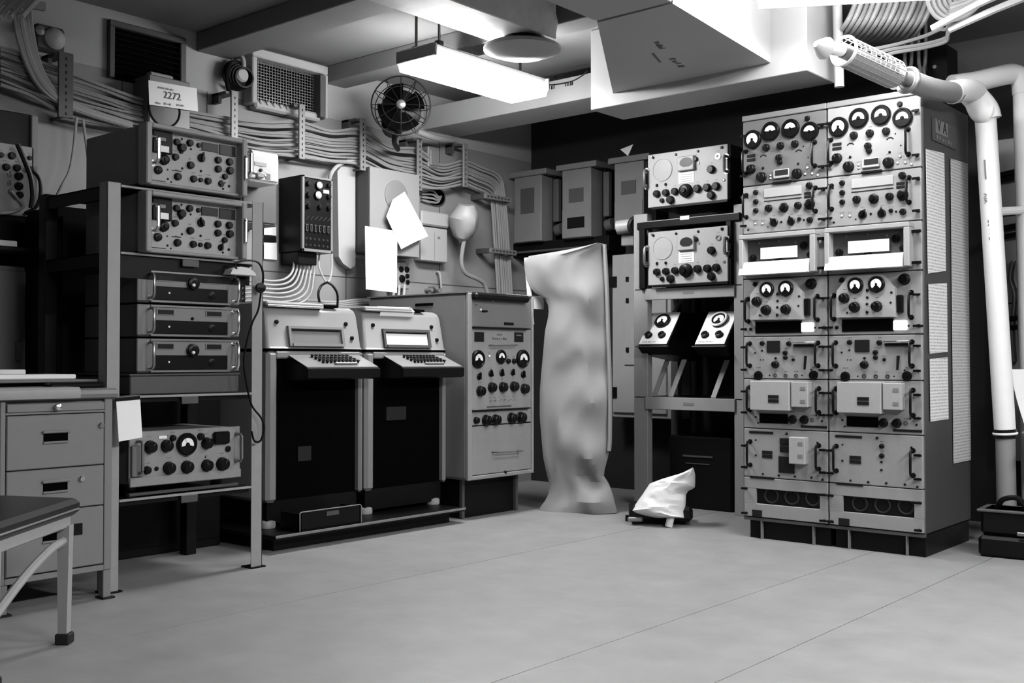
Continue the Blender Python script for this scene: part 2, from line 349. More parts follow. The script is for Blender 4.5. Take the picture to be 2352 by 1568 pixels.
# ------------------------------------------------------------------ openings and fittings on the left wall
f = Fr('L', XL, 3.59, 2.29); f.thing('ventilation_grille', 'wire mesh ventilation grille with a thick pale frame above the cable run', 'grille')
b = MB()
u0, u1, v0, v1 = 0, .44, 0, .225
b.box(u0 - .035, u1 + .055, -.09, 0, v1, v1 + .05, 0, .006).box(u0 - .035, u0, -.09, 0, v0 - .03, v1, 0, .006).box(u1 + .02, u1 + .055, -.09, 0, v0 - .03, v1, 0, .006).box(u0, u1 + .02, -.07, 0, v0 - .05, v0, 0, .012)
O('frame', b, 'wall_light', f.t)
O('dark_recess', MB().box(u0, u1, -.004, 0, v0, v1), 'void', f.t)
b = MB()
for i in range(1, 23): b.box(u0 + u1 * i / 23 - .0012, u0 + u1 * i / 23 + .0012, -.042, -.039, v0, v1)
for i in range(1, 14): b.box(u0, u1, -.045, -.042, v0 + v1 * i / 14 - .0012, v0 + v1 * i / 14 + .0012)
g = O('wire_mesh', b, 'steel', f.t, smooth=0); g['kind'] = 'stuff'
O('side_post', MB().box(u1 - .012, u1 + .03, -.1, -.02, v0 - .03, v1 - .01, 0, .003), 'dim', f.t)
for i in range(6): O('bolt', MB().lathe((u0 - .01 + i * .045, -.07, v0 - .012), Y_, [(.012, 0), (.01, .008), (0, .011)], 10), 'wall_light', f.t)
f = Fr('L', XL, 2.785, 2.25); f.thing('ventilation_louvre', 'dark louvred ventilation opening behind the paper sign', 'louvre')
b = MB(); b.box(-.03, .40, -.03, 0, .255, .285, 0, .004).box(-.03, 0, -.03, 0, 0, .255, 0, .004).box(.365, .40, -.03, 0, 0, .255, 0, .004)
O('frame', b, 'dim', f.t); O('dark_recess', MB().box(0, .365, -.003, 0, 0, .255), 'void', f.t)
for i in range(9): O('slat', MB().slab([(0, -.004, .015 + i * .028), (.365, -.004, .015 + i * .028), (.365, -.024, .003 + i * .028), (0, -.024, .003 + i * .028)], .002), 'black', f.t, smooth=0)
# small bell on the wall, top left
p = onX(124, 90, -4.9); t = thing('alarm_bell', 'small round pale bell on a bracket above the left cable bundle', 'bell', (XL, p.y, p.z), math.radians(90))
O('gong', MB().lathe((0, -.05, 0), Y_, [(.05, 0), (.05, .012), (.035, .028), (0, .036)], 20), 'wall_light', t)
O('backing_plate', MB().box(-.085, .055, -.05, 0, -.06, .06, 0, .01), 'dim', t)
O('striker', MB().lathe((-.075, -.05, .02), Y_, [(.022, 0), (.022, .02), (0, .03)], 12), 'case', t)
# coil of cable on a hook
p = onX(548, 172, -4.88); t = thing('cable_coil', 'coil of dark cable hung around a pale disc beside the mesh grille', 'cable', (XL + .02, p.y, p.z), math.radians(90))
b = MB()
for i in range(5): b.torus((.004 * i, -.03 - .012 * i, -.004 * i), (.15, 1, .1), .075 - .006 * i, .0075, 26, 6)
b.tube([(-.05, -.05, .06), (-.075, -.05, .0), (-.07, -.05, -.07), (-.05, -.05, -.12)], .012, 8, n=5)
O('coil', b, 'cable_black', t)
O('hub_disc', MB().lathe((.01, -.02, 0), Y_, [(.04, 0), (.04, .05), (.03, .06), (0, .06)], 18), 'wall_light', t)
O('hook', MB().tube([(.01, 0, .1), (.01, -.06, .1), (.015, -.075, .06), (.012, -.07, .02)], .012, 8, n=4), 'wall_light', t)
# fan
p = onX(921, 247, -4.5); t = thing('bulkhead_fan', 'black caged bulkhead fan mounted high on the wall beside the lit fixture', 'fan', p, math.radians(46))
b = MB()
b.torus((0, -.05, 0), Y_, .168, .0042, 40, 6).torus((0, -.075, 0), Y_, .105, .0025, 32, 6).torus((0, .055, 0), Y_, .15, .0028, 36, 6)
for i in range(12):
    a = 2 * math.pi * i / 12; ca, sa = math.cos(a), math.sin(a)
    b.tube([(.02 * ca, -.085, .02 * sa), (.105 * ca, -.075, .105 * sa), (.168 * ca, -.05, .168 * sa), (.168 * ca, -.01, .168 * sa), (.15 * ca, .055, .15 * sa), (.05 * ca, .1, .05 * sa)], .0026, 5)
O('wire_guard', b, 'black', t)
O('hub_cap', MB().lathe((0, -.08, 0), Y_, [(.026, 0), (.026, .006), (.016, .012), (0, .013)], 16), 'steel', t)
for i in range(4):
    a = 2 * math.pi * i / 4 + .4; b = MB(); vs = []
    for j in range(5):
        for k in range(5):
            r = .03 + .105 * j / 4; th = a + (k / 4 - .5) * (1.15 - .15 * j / 4); vs.append((r * math.cos(th), (k / 4 - .5) * .06, r * math.sin(th)))
    fs = [[j * 5 + k, j * 5 + k + 1, j * 5 + k + 6, j * 5 + k + 5] for j in range(4) for k in range(4)]
    n = len(vs); b.add(vs + [(x, y + .002, z) for x, y, z in vs], fs + [[n + i2 for i2 in q2[::-1]] for q2 in fs])
    O('blade', b, 'void', t)
O('motor', MB().lathe((0, .03, 0), (0, 1, 0), [(.0, 0), (.09, .01), (.118, .03), (.118, .08), (.08, .1), (.07, .17), (0, .18)], 24), 'black', t)
O('swivel_bracket', MB().tube([(0, .12, -.04), (-.03, .14, -.12), (-.04, .2, -.16), (-.02, .36, -.17)], .016, 8, n=5).lathe((-.05, .1, -.06), (0, 1, 0), [(0, 0), (.065, 0), (.065, .16), (0, .16)], 16), 'black', t)
# pale pipe under the duct beside the fan
tag(O('conduit_pipe', MB().tube([onX(958, 302, -4.75), onX(985, 312, -4.75), onX(1012, 320, -4.8), onX(1045, 322, -4.88)], .018, 10, n=5), 'wall_light'), 'short pale pipe bending under the fan into the duct', 'pipe')
# ================================================================== transmitter cabinets against the back wall
BW, XR1, YR, ZB0, ZT0 = .437, -2.128, 4.77, .10, 2.028       # bay width, left edge of the bay with the papers, front plane
A_ = (1680, 200, 2.8007); B_ = (1680, 720, 2.7028)
def rowz(f):
    zs = []
    for c, l, r in ((A_, (607, 583), (1218, 512)), (A_, (610, 905), (1220, 855)), (A_, (610, 1200), (1220, 1185)), (B_, (610, 130), (1210, 132)), (B_, (608, 412), (1212, 415)), (B_, (608, 738), (1212, 752)), (B_, (608, 1045), (1215, 1100))):
        f.crop(*c); zs.append((f.P(*l)[1] + f.P(*r)[1]) / 2)
    return zs
def transmitter(label, other):
    f = Fr('B', XR1, YR, 0); t = f.thing('transmitter_cabinet', label, 'transmitter', 'radio transmitter cabinets')
    W = BW - .002; D = .63
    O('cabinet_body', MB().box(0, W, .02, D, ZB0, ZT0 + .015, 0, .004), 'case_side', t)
    z = [ZT0] + rowz(f) + [ZB0 + .005]
    dr = []
    for i in range(8):
        b = MB().box(.003, W - .003, 0, .02, z[i + 1] + .002, z[i] - .002, 0, .003)
        if i == 7:
            f.crop(*B_); u0, v1 = f.P(690, 1130); u1, v0 = f.P(1136, 1270)
            b = MB(); z0, z1 = z[8] + .002, z[7] - .002; x0, x1 = .003, W - .003
            b.box(x0, x1, 0, .02, z0, v0, 0, .002).box(x0, x1, 0, .02, v1, z1, 0, .002).box(x0, u0, 0, .02, v0, v1).box(u1, x1, 0, .02, v0, v1)
        dr.append(O('drawer_panel', b, 'panel_dark' if other and i == 0 else 'panel', t))
    O('dark_gap', MB().box(.004, W - .004, .012, .022, ZB0, ZT0), 'black', t)
    # 1: power amplifier with four meters
    d = dr[0]; f.crop(*A_)
    f.put('roundmeter', d, [(693, 258, 64)]); f.put('meter' if not other else 'halfmeter', d, [(823, 200, 64), (966, 180, 64), (1104, 198, 64)])
    f.put('knob', d, [(790, 312, 24), (893, 298, 24), (997, 285, 24), (683, 458, 30), (757, 513, 33), (1013, 487, 33), (880, 380, 22), (887, 410, 18), (1085, 110, 17)])
    f.plate('nameplate', d, 680, 368, 58, 18); f.plate('nameplate', d, 680, 395, 58, 18)
    f.plate('dial_window', d, 900, 488, 112, 62, 'panel_light', th=.012, c=.003); f.plate('dial_glass', d, 900, 478, 92, 34, 'window_glass', w=.012)
    f.plate('dial_visor', d, 905, 545, 130, 14, 'black', th=.012)
    f.put('lamp', d, [(1085, 445, 10), (1120, 485, 9), (1070, 488, 9), (1160, 495, 9), (820, 500, 8), (820, 520, 8)])
    f.put('darkscrew', d, [(1190, 155, 11), (1195, 440, 12), (1018, 418, 8), (765, 450, 9), (1055, 300, 5), (1090, 375, 5)])
    for cx, cy in ((766, 380), (1020, 344)):
        u, v = f.P(cx, cy); A = [math.radians(20 + 140 * i / 8) for i in range(9)]
        O('engraved_arc', MB().prism([(.019 * math.cos(a), .016 * math.sin(a)) for a in A] + [(.013 * math.cos(a), .010 * math.sin(a)) for a in A[::-1]], -.001, 0, 'y'), 'plate', d, (u, 0, v))
    handle(d, f.P(642, 400)[0], f.P(642, 488)[1], f.P(642, 340)[1]); handle(d, f.P(1138, 350)[0], f.P(1138, 432)[1], f.P(1138, 272)[1])
    # 2: exciter
    d = dr[1]
    f.put('knob', d, [(714, 617, 17), (715, 680, 17), (715, 740, 17), (808, 724, 24), (1019, 704, 24), (1100, 568, 22), (1104, 802, 20), (1027, 795, 13)])
    f.put('dialknob', d, [(917, 718, 33), (1103, 694, 37)]); f.put('pointer', d, [(845, 820, 28), (968, 812, 28)])
    f.plate('dial_cover', d, 908, 610, 270, 60, 'panel_light', th=.006, c=.002); f.plate('nameplate', d, 1098, 618, 72, 16); f.plate('nameplate', d, 1098, 641, 72, 16)
    f.plate('engraved_line', d, 908, 662, 270, 4)
    f.put('lamp', d, [(763, 828, 9), (712, 828, 9)]); f.put('darkscrew', d, [(897, 815, 8), (1060, 800, 7), (1205, 590, 11), (1205, 797, 11), (660, 870, 7), (800, 850, 5), (655, 650, 6)])
    handle(d, f.P(645, 700)[0], f.P(645, 785)[1], f.P(645, 635)[1]); handle(d, f.P(1143, 660)[0], f.P(1148, 740)[1], f.P(1143, 582)[1])
    # 3: hooded drawer behind a window frame with a bright sloping lip
    d = dr[2]
    u0, v1 = f.P(628, 915); u1, _ = f.P(1172, 890); _, v0 = f.P(640, 1185); o = .055; vl = f.P(645, 1098)[1]
    b = MB()
    b.box(u0, u1, -o, 0, v1 - .022, v1, 0, .003).box(u0, u0 + .022, -o, 0, v0, v1 - .022, 0, .003).box(u1 - .026, u1, -o, 0, v0, v1 - .022, 0, .003)
    O('window_frame', b, 'panel_light', d)
    lip = O('sloping_lip', MB().prism([(-o - .012, v0), (-o + .012, vl), (-.001, vl), (-.001, v0)], u0 + .004, u1 - .03, 'x'), 'white', d, smooth=0)
    O('window_back', MB().box(u0 + .022, u1 - .026, -.003, 0, vl, v1 - .022), 'dim', d)
    f.plate('label_card', d, 883, 1022, 265, 78, 'paper', w=.022, th=.002)
    f.put('knob', d, [(697, 1065, 28), (1060, 975, 28), (1108, 1035, 26), (880, 1075, 26)], flat=.5); f.put('screw', d, [(740, 960, 8), (1000, 955, 8), (880, 945, 7)])
    for v in (930, 1130): link('fastener', LIB['clamp'], d, (W - .018, 0, f.P(1200, v)[1]), (0, 0, 0), (1.3, 1.3, 1.3))
    # 4: modulator with the eight-sided sub-panel
    d = dr[3]
    pts = [f.P(x, y) for x, y in ((692, 1482), (693, 1312), (770, 1216), (985, 1207), (1066, 1292), (1072, 1478))]
    O('sub_panel', MB().prism(pts, -.03, 0, 'y'), 'panel_light', d, smooth=0)
    f.put('roundmeter', d, [(800, 1275, 52), (936, 1268, 54)], w=.03); f.put('knob', d, [(728, 1357, 32), (795, 1415, 33), (937, 1410, 33)], w=.03)
    f.put('darkscrew', d, [(875, 1305, 10), (875, 1352, 9), (873, 1395, 9), (873, 1447, 10), (1030, 1320, 8), (1025, 1385, 7), (745, 1450, 7)], w=.03)
    f.put('dialknob', d, [(1115, 1235, 38), (712, 1240, 18)]); f.plate('slide_latch', d, 1090, 1395, 40, 118, 'black', th=.02, c=.004)
    handle(d, f.P(660, 1400)[0], f.P(660, 1492)[1], f.P(660, 1340)[1]); handle(d, f.P(1158, 1400)[0], f.P(1160, 1480)[1], f.P(1158, 1320)[1])
    f.crop(*B_); f.plate('slot', d, 848, 72, 320, 76, 'void', th=.004); f.plate('glowing_window', d, 1050, 72, 84, 58, 'glow', th=.008, c=.002)
    f.put('darkscrew', d, [(1165, 75, 12), (1185, 75, 8), (655, 85, 12), (1100, 75, 7)])
    # 5: keyer
    d = dr[4]
    f.put('knob', d, [(735, 178, 15), (920, 180, 16), (895, 240, 15), (896, 272, 14), (827, 317, 24), (950, 285, 10)]); f.put('dialknob', d, [(707, 390, 31), (1090, 388, 32)], flat=.6)
    f.plate('meter_window', d, 813, 200, 92, 76, 'plate', th=.006, c=.002); f.plate('latch_bar', d, 1035, 190, 160, 22, 'black', th=.014, c=.004)
    p0, p1 = f.P(955, 178), f.P(1112, 174); O('chrome_bar', MB().cyl((p0[0], -.022, p0[1]), (p1[0], -.022, p1[1]), .005, 10), 'chrome', d)
    p0, p1 = f.P(1042, 262), f.P(1040, 350); O('lever', MB().cyl((p0[0], -.012, p0[1]), (p1[0], -.02, p1[1]), .007, 10, 0, .005), 'black', d)
    f.put('jack', d, [(825, 388, 14), (897, 390, 14), (970, 390, 14)]); f.put('darkscrew', d, [(733, 226, 7), (785, 388, 5), (1010, 388, 5), (827, 275, 8), (742, 286, 4), (722, 286, 4), (1075, 350, 6), (685, 240, 6)])
    handle(d, f.P(648, 250)[0], f.P(648, 325)[1], f.P(648, 180)[1]); handle(d, f.P(1122, 250)[0], f.P(1130, 325)[1], f.P(1130, 175)[1])
    # 6: power supply behind two pale covers
    d = dr[5]
    c1 = f.plate('box_cover', d, 818, 520, 272, 192, 'panel_light', th=.05, c=.003); c2 = f.plate('box_cover', d, 1020, 513, 118, 166, 'panel_light', th=.045, c=.003)
    f.plate('nameplate', d, 818, 540, 72, 22, w=.05, d=(0, .008)); f.plate('nameplate', d, 818, 540, 72, 22, w=.05, d=(0, -.012))
    for cy in (475, 560): f.plate('emblem', d, 1020, cy, 34, 22, 'case', w=.045, th=.002)
    f.plate('dark_grille', d, 815, 672, 195, 62, 'void', th=.004); f.put('dialknob', d, [(945, 678, 30), (1028, 680, 30)]); f.put('jack', d, [(1083, 680, 14)])
    f.plate('strip_label', d, 1095, 727, 180, 15); f.put('darkscrew', d, [(690, 660, 7), (705, 700, 6), (1110, 650, 6), (1150, 690, 7)])
    handle(d, f.P(650, 540)[0], f.P(650, 615)[1], f.P(650, 466)[1], mats='bakelite'); handle(d, f.P(1128, 550)[0], f.P(1135, 632)[1], f.P(1135, 475)[1])
    # 7
    d = dr[6]; f.plate('nameplate', d, 770, 894, 70, 22); f.plate('nameplate', d, 770, 920, 70, 22)
    if not other:
        f.put('knob', d, [(935, 822, 15), (935, 882, 15)]); f.put('darkscrew', d, [(932, 920, 8), (932, 970, 8)])
    else:
        for cx, cy in ((880, 822), (915, 822), (880, 870), (915, 872)): f.plate('socket', d, cx, cy, 44, 46, 'plate', th=.008, c=.004)
        f.plate('meter_window', d, 905, 975, 110, 110, 'plate', th=.006, c=.002); f.plate('box_cover', d, 1003, 880, 112, 176, 'panel_light', th=.045, c=.003)
        for cy in (838, 920): f.plate('emblem', d, 1003, cy, 32, 22, 'case', w=.045, th=.002)
    f.put('darkscrew', d, [(740, 1035, 7), (850, 1045, 8), (962, 1052, 8), (1078, 1060, 8), (690, 912, 7), (1118, 830, 7), (690, 812, 6), (1155, 1075, 8), (905, 772, 9)])
    f.plate('strip_label', d, 728, 763, 165, 15); f.plate('strip_label', d, 735, 1060, 165, 14)
    handle(d, f.P(652, 900)[0], f.P(652, 975)[1], f.P(652, 822)[1]); handle(d, f.P(1128, 925)[0], f.P(1140, 1005)[1], f.P(1138, 850)[1])
    # 8: blower grille
    d = dr[7]
    u0, v1 = f.P(690, 1130); u1, v0 = f.P(1136, 1270)
    O('dark_recess', MB().box(u0 - .005, u1 + .005, .018, .022, v0 - .005, v1 + .005), 'black', d)
    for cx, cy in ((790, 1180), (932, 1190), (1078, 1198)):
        u, v = f.P(cx, cy); O('blower_ring', MB().torus((0, 0, 0), Y_, .034, .005, 28, 8), 'rubber', d, (u, .012, v))
    f.plate('nameplate', d, 700, 1281, 66, 20); f.plate('nameplate', d, 700, 1304, 66, 20)
    # clamps down the right-hand edge
    for k, (c, ys) in enumerate(((A_, (155, 440, 590, 797, 1335)), (B_, (75, 200, 355, 505, 650, 880, 1028, 1175, 1345)))):
        f.crop(*c)
        for y in ys:
            v = f.P(1192, y)[1]; i = max(j for j in range(8) if v < z[j])
            for u in (W - .02, .014): link('fastener', LIB['clamp'], dr[i], (u, 0, v), (0, 0, 0), (1, 1, 1))
    b = MB().box(.02, W - .004, .03, D - .02, 0, ZB0 - .004, 0)
    O('plinth', b, 'black', t)
    for u in (.09, W - .08): O('plinth_rib', MB().box(u - .002, u + .002, .005, .032, 0, ZB0 - .006), 'case', t)
    O('base_rail', MB().box(0, W, .004, .03, ZB0 - .012, ZB0 + .002), 'dim', t)
    O('top_cap', MB().box(0, W, -.004, .05, ZT0 + .001, ZT0 + .028, 0, .003), 'case', t)
    return t
transmitter('grey transmitter cabinet of stacked drawers whose outer side carries typed paper lists', False)
tB = transmitter('grey transmitter cabinet of stacked drawers standing next to the receiver frame', True)
tB.location.x -= BW
XS = XR1 + BW - .001
def sheet(name, label, cat, pix, mats, x=XS + .004, grp=None, th=.002):
    P = [onX(a, b, x) for a, b in pix]; o0 = Vector((x, min(p.y for p in P), min(p.z for p in P)))
    return tag(O(name, MB().prism([(p.y - o0.y, p.z - o0.z) for p in P], 0, th, 'x'), mats, None, o0, smooth=0), label, cat, grp)
sheet('typed_list', 'tall typed list taped to the cabinet side near its front edge, upper strip', 'paper', [(2126, 342), (2168, 352), (2172, 622), (2131, 628)], 'list_paper')
sheet('typed_list', 'bright typed list taped to the cabinet side below the upper strip', 'paper', [(2132, 652), (2174, 650), (2176, 808), (2135, 812)], 'list_paper')
sheet('typed_list', 'lowest bright typed list in the strip near the cabinet front edge', 'paper', [(2135, 824), (2176, 820), (2178, 962), (2137, 968)], 'list_paper')
sheet('typed_list', 'very long grey typed list taped to the rear half of the cabinet side', 'paper', [(2183, 364), (2222, 376), (2229, 1056), (2190, 1064)], 'list_paper_grey')
f = Fr('B', 0, 0, 0)
p0 = onX(2141, 268, XS + .002); p1 = onX(2196, 345, XS + .002)
t = thing('placard', 'dark placard with light block lettering high on the cabinet side', 'sign', (XS, p0.y, p1.z))
w_, h_ = p1.y - p0.y, p0.z - p1.z
O('backing', MB().box(.001, .004, 0, w_, 0, h_), 'dim', t); O('light_field', MB().box(.004, .005, w_ * .12, w_ * .62, h_ * .38, h_ * .98), 'case', t)
for k, tx in enumerate(('V', 'A')): link('letter', text_mesh(tx, .075, 'black'), t, (.0056, w_ * (.25 + .24 * k), h_ * .7), (math.pi / 2, 0, math.pi / 2))
b = MB(); scribble(b, (.0055, w_ * .12, h_ * .1), Vector((0, 1, 0)), Vector((0, 0, 1)), w_ * .7, h_ * .18, 6, 0, .0006, 9); O('small_lettering', b, 'case', t)
# ================================================================== cable run along the left wall
XC = -4.86
stations = [(0, 112, 196), (70, 135, 222), (148, 163, 262), (235, 196, 283), (310, 226, 296), (420, 256, 302), (535, 272, 338), (612, 282, 354), (690, 281, 360), (760, 298, 372), (830, 298, 378), (895, 335, 408), (960, 343, 428), (1012, 378, 432), (1065, 370, 424)]
NC = 13
rc = random.Random(3)
for i in range(NC):
    t_ = (0, .07, .14, .29, .36, .43, .52, .58, .66, .73, .85, .93, 1)[i]; pts = []
    dx = (i % 2) * .014 + rc.uniform(0, .006)
    for k, (x, a, b_) in enumerate(stations):
        jit = rc.uniform(-3, 3) if k not in (2, 6, 8, 10, 12, 14) else rc.uniform(-1, 1)
        pts.append(onX(x, a + (b_ - a) * t_ + jit, XC - dx))
    s_ = 1 - t_
    pts += [onX(1065 + 22 + 18 * s_, 384 + 46 * t_, XC - dx), onX(1122 + 26 * s_, 412 + 34 * t_ - 6 * s_, XC - dx), onX(1129 + 31 * s_, 462, XC - dx), onX(1136 + 32 * s_, 560, XC - dx), onX(1143 + 32 * s_, 665, XC - dx), onX(1148 + 32 * s_, 800, XC - dx)]
    tag(O('cable', MB().tube(pts, rc.choice((.0065, .0075, .009)), 7, n=6), 'cable'), 'grey cable strapped in the long run along the left wall', 'cable', 'cables in the wall run')
# steep bundle joining from the ceiling at the top left
for i in range(6):
    pts = [onX(x + i * (9 - k * 1.2), y - i * 1.5 * (k > 1), XC + .03) for k, (x, y) in enumerate(((26, -20), (30, 30), (42, 90), (62, 150), (92, 200), (140, 238), (200, 262), (300, 292)))]
    tag(O('cable', MB().tube(pts, .011 if i != 2 else .016, 7, n=6), 'cable'), 'grey cable dropping from the ceiling into the wall run', 'cable', 'cables dropping from the ceiling')
for x, y0, y1, wh in ((148, 122, 272, 'below the round bell'), (535, 210, 345, 'below the hanging cable coil'), (690, 240, 366, 'at the lower corner of the mesh grille'), (830, 272, 392, 'between the mesh grille and the fan'), (960, 318, 438, 'just under the fan'), (1065, 330, 430, 'nearest the corner of the room')):
    a, b_ = onX(x, y0, XC + .03), onX(x, y1, XC + .03)
    t = thing('cable_bracket', 'perforated upright cable bracket ' + wh, 'bracket', (XL, a.y, b_.z), math.radians(90), 'brackets along the cable run'); h = a.z - b_.z; o = XC + .036 - XL
    hw = .021 if x > 200 else .036
    m = MB().box(-hw, hw, -o - .012, -o, 0, h, 0, .002)
    for k in range(int(h / .032)): m.box(-.004, .004, -o - .0125, -o - .011, .012 + k * .032, .026 + k * .032, 1)
    O('channel', m, ['case' if x > 200 else 'dim', 'plate'], t)
    O('standoff', MB().box(-.05, .012, -o, 0, h - .02, h - .005, 0, .002).box(-.05, -.03, -o * .5, 0, h - .06, h - .005), 'dim', t)
    O('foot_stud', MB().cyl((0, -o, .01), (0, 0, .01), .007, 8), 'dim', t)
for (x, y, wh) in ((1140, 455, 'upper'), (1152, 578, 'lower')):
    a = onX(x, y, XC + .03)
    t = thing('cable_clamp', wh + ' perforated crosswise clamp over the cables running down the corner', 'bracket', (XL, a.y, a.z), math.radians(90), 'clamps over the corner cables'); o = XC + .034 - XL
    m = MB().box(-.13, .14, -o - .014, -o, -.017, .017, 0, .002)
    for k in range(7): m.box(-.11 + k * .035, -.092 + k * .035, -o - .0145, -o - .013, -.004, .004, 1)
    O('strap', m, ['case', 'plate'], t); [O('standoff', MB().box(s_, s_ + .025, -o, 0, -.017, .017, 0, .002), 'dim', t) for s_ in (-.13, .115)]
# two thin cables hanging from the left bundle
for k, P_ in enumerate((((175, 270), (170, 330), (160, 390), (140, 430), (120, 470)), ((190, 275), (198, 330), (205, 390), (212, 440), (214, 480)))):
    tag(O('hanging_cable', MB().tube([onX(x, y, -4.8) for x, y in P_], .007, 7, n=5), 'cable'), ('thin cable hanging and bowing left below the wall run' if k == 0 else 'thin cable hanging almost straight below the wall run'), 'cable')
# tray bars in the top left corner
for k in range(4):
    a, b_ = onX(-30 + k * 26, 44 - k * 2, -4.3), onX(40 + k * 26, -24, -4.55)
    tag(O('overhead_cable', MB().tube([a, (a + b_) / 2 + Vector((0, 0, .01)), b_], .012, 7, n=4), 'cable'), 'cable crossing overhead above the bell', 'cable', 'overhead cables in the corner')
a, b_ = onX(-40, 4, -4.5), onX(100, 26, -4.5)
tag(O('cable_tray', MB().slab([a, b_, b_ + Vector((.0, 0, .035)), a + Vector((.0, 0, .035))], .02), 'case'), 'narrow metal tray bar across the overhead cables', 'cable tray')

# ================================================================== boxes and fittings on the left wall
# loudspeaker box carrying the handwritten sign
xf = frontX(306, 342, 240); yb = onX(306, 240, XL).y
f = Fr('L', xf, yb, onX(342, 302, xf).z - .05); t = f.thing('loudspeaker', 'grey wall loudspeaker box half hidden by a handwritten sign', 'loudspeaker')
u1, v1 = f.uv(438, 190); O('box', MB().box(0, u1, 0, xf - XL, 0, v1, 0, .006), 'case', t); f.crop(0, 0, 1)
u, v = f.uv(378, 252); O('grille_ring', MB().torus((u, 0, v), Y_, .085, .006, 36, 8), 'black', t); O('grille', MB().lathe((u, 0, v), Y_, [(.08, .001), (.05, .004), (0, .005)], 28), 'dim', t)
P_ = [onX(x, y, xf + .012) for x, y in ((341, 184), (452, 203), (455, 256), (343, 240))]; o0 = P_[0].copy()
t = thing('paper_sign', 'white card with faint handwriting stuck on the loudspeaker box', 'sign', o0)
O('card', MB().slab([p - o0 for p in P_], .002), 'paper', t, smooth=0)
ex = (P_[1] - P_[0]).normalized(); ez = (P_[0] - P_[3]).normalized(); nx = ex.cross(ez)
def on_card(px, py): return onX(px, py, xf + .0145) - o0
rot = math.atan2(ex.z, ex.y)
link('number', text_mesh('2272', .05, 'case_side'), t, on_card(396, 221), (math.pi / 2, -rot, math.pi / 2))
for k, (px, py, wd, n) in enumerate(((363, 203, .09, 9), (357, 238, .028, 3), (377, 240, .04, 4), (406, 243, .045, 5))):
    b = MB(); scribble(b, on_card(px, py), ex, ez, wd, .010, n, 0, .0004, 20 + k); o = O('handwriting', b, 'case', t); o['kind'] = 'stuff'
p = onX(345, 186, xf - .02); t = thing('junction_plate', 'small pale plate with two holes above the handwritten sign', 'plate', (xf - .03, p.y, p.z), math.radians(90))
O('plate_body', MB().box(0, .13, -.012, .03, 0, .05, 0, .006), 'wall_light', t)
for k in range(2): O('hole', MB().lathe((.052 + k * .038, -.012, .02), Y_, [(.0095, 0), (.0095, .001), (0, .001)], 12), 'void', t)
# small instrument with a bright face beside the upper receiver
f = Fr('L', -4.55, onX(572, 412, -4.55).y, onX(572, 414, -4.55).z); t = f.thing('signal_meter_unit', 'small bright metal instrument with carrying handle above a dark cabinet', 'instrument')
u1, v1 = f.uv(641, 355)
O('case', MB().box(0, u1, 0, .28, 0, v1, 0, .008), 'white', t); f.crop(540, 330, 15.683)
O('front_rim', MB().box(.008, u1 - .008, -.008, 0, .01, v1 - .03, 0, .003), 'panel_light', t)
f.plate('dial_window', t, 910, 740, 420, 130, 'case', w=.008); f.put('knob', t, [(915, 955, 60)], w=.008); f.plate('dark_socket', t, 590, 1090, 230, 140, 'black', w=.008)
f.put('lamp', t, [(1065, 1140, 55)], w=.008); f.plate('plug', t, 800, 1170, 260, 180, 'case', w=.008, th=.03, c=.006); f.plate('label', t, 1180, 1180, 160, 200, 'dim', w=.008)
handle(t, -.03, .02, v1 - .02, .011, .06, 'chrome')
O('handle_arm', MB().box(-.034, .02, -.03, .0, v1 - .03, v1 - .012, 0, .003).box(-.034, .02, -.03, .0, .012, .03, 0, .003), 'chrome', t)
# dark cabinet under it with two white cards
xf = -4.72; f = Fr('L', xf, onX(552, 510, xf).y, onX(560, 512, xf).z); t = f.thing('switch_cabinet', 'plain dark wall cabinet below the bright instrument', 'cabinet')
u1, v1 = f.uv(636, 418); O('body', MB().box(0, u1, 0, xf - XL, 0, v1, 0, .005), 'dim', t); O('door', MB().box(.012, u1 - .012, -.008, 0, .012, v1 - .012, 0, .003), 'dim', t)
f.crop(0, 0, 1)
sheet('note_card', 'white card on the wall just below the dark cabinet', 'card', [(606, 514), (634, 516), (634, 541), (606, 539)], 'paper', XL + .012)
sheet('note_card', 'larger white card on the wall with a curled lower edge', 'card', [(606, 557), (635, 558), (636, 597), (606, 594)], 'paper', XL + .012)
sheet('dark_plate', 'dark plate on the wall between the two white cards', 'plate', [(606, 541), (634, 543), (634, 556), (606, 554)], 'black', XL + .012)
# patch box
xf = frontX(640, 693, 490); yb = onX(640, 490, XL).y; f = Fr('L', xf, yb, onX(693, 576, xf).z); t = f.thing('patch_box', 'tall black patch box with bright lamps and rows of jacks', 'patch panel'); u1, v1 = f.uv(763, 412)
D = xf - XL; O('box', MB().box(0, u1, .012, D, 0, v1, 0, .004), 'black', t)
b = MB().box(0, .016, -.006, .012, 0, v1, 0, .002).box(u1 - .012, u1, -.006, .012, 0, v1, 0, .002).box(0, u1, -.006, .012, 0, .016, 0, .002).box(0, u1, -.006, .012, v1 - .012, v1, 0, .002)
O('door_frame', b, 'case', t); O('front_panel', MB().box(.016, u1 - .012, .004, .012, .016, v1 - .012), 'bakelite', t)
f.crop(640, 380, 6.533)
for cx, cy, r in ((603, 297, 52), (588, 445, 55)):
    u, v = f.P(cx, cy); R = f.R(cx, cy, r); O('round_lamp', MB().lathe((u, -.002, v), Y_, [(R * 1.25, -.004), (R * 1.2, .006), (R, .006), (R * .7, .014), (0, .018)], 20, ms=[1, 1, 0, 0]), ['white', 'bakelite'], t)
f.plate('label', t, 710, 395, 85, 50, 'white', w=-.003, th=.003)
f.put('knob', t, [(440, 270, 38), (440, 440, 40), (440, 610, 38), (610, 625, 38), (745, 300, 34), (745, 470, 36), (745, 640, 34)], w=-.002)
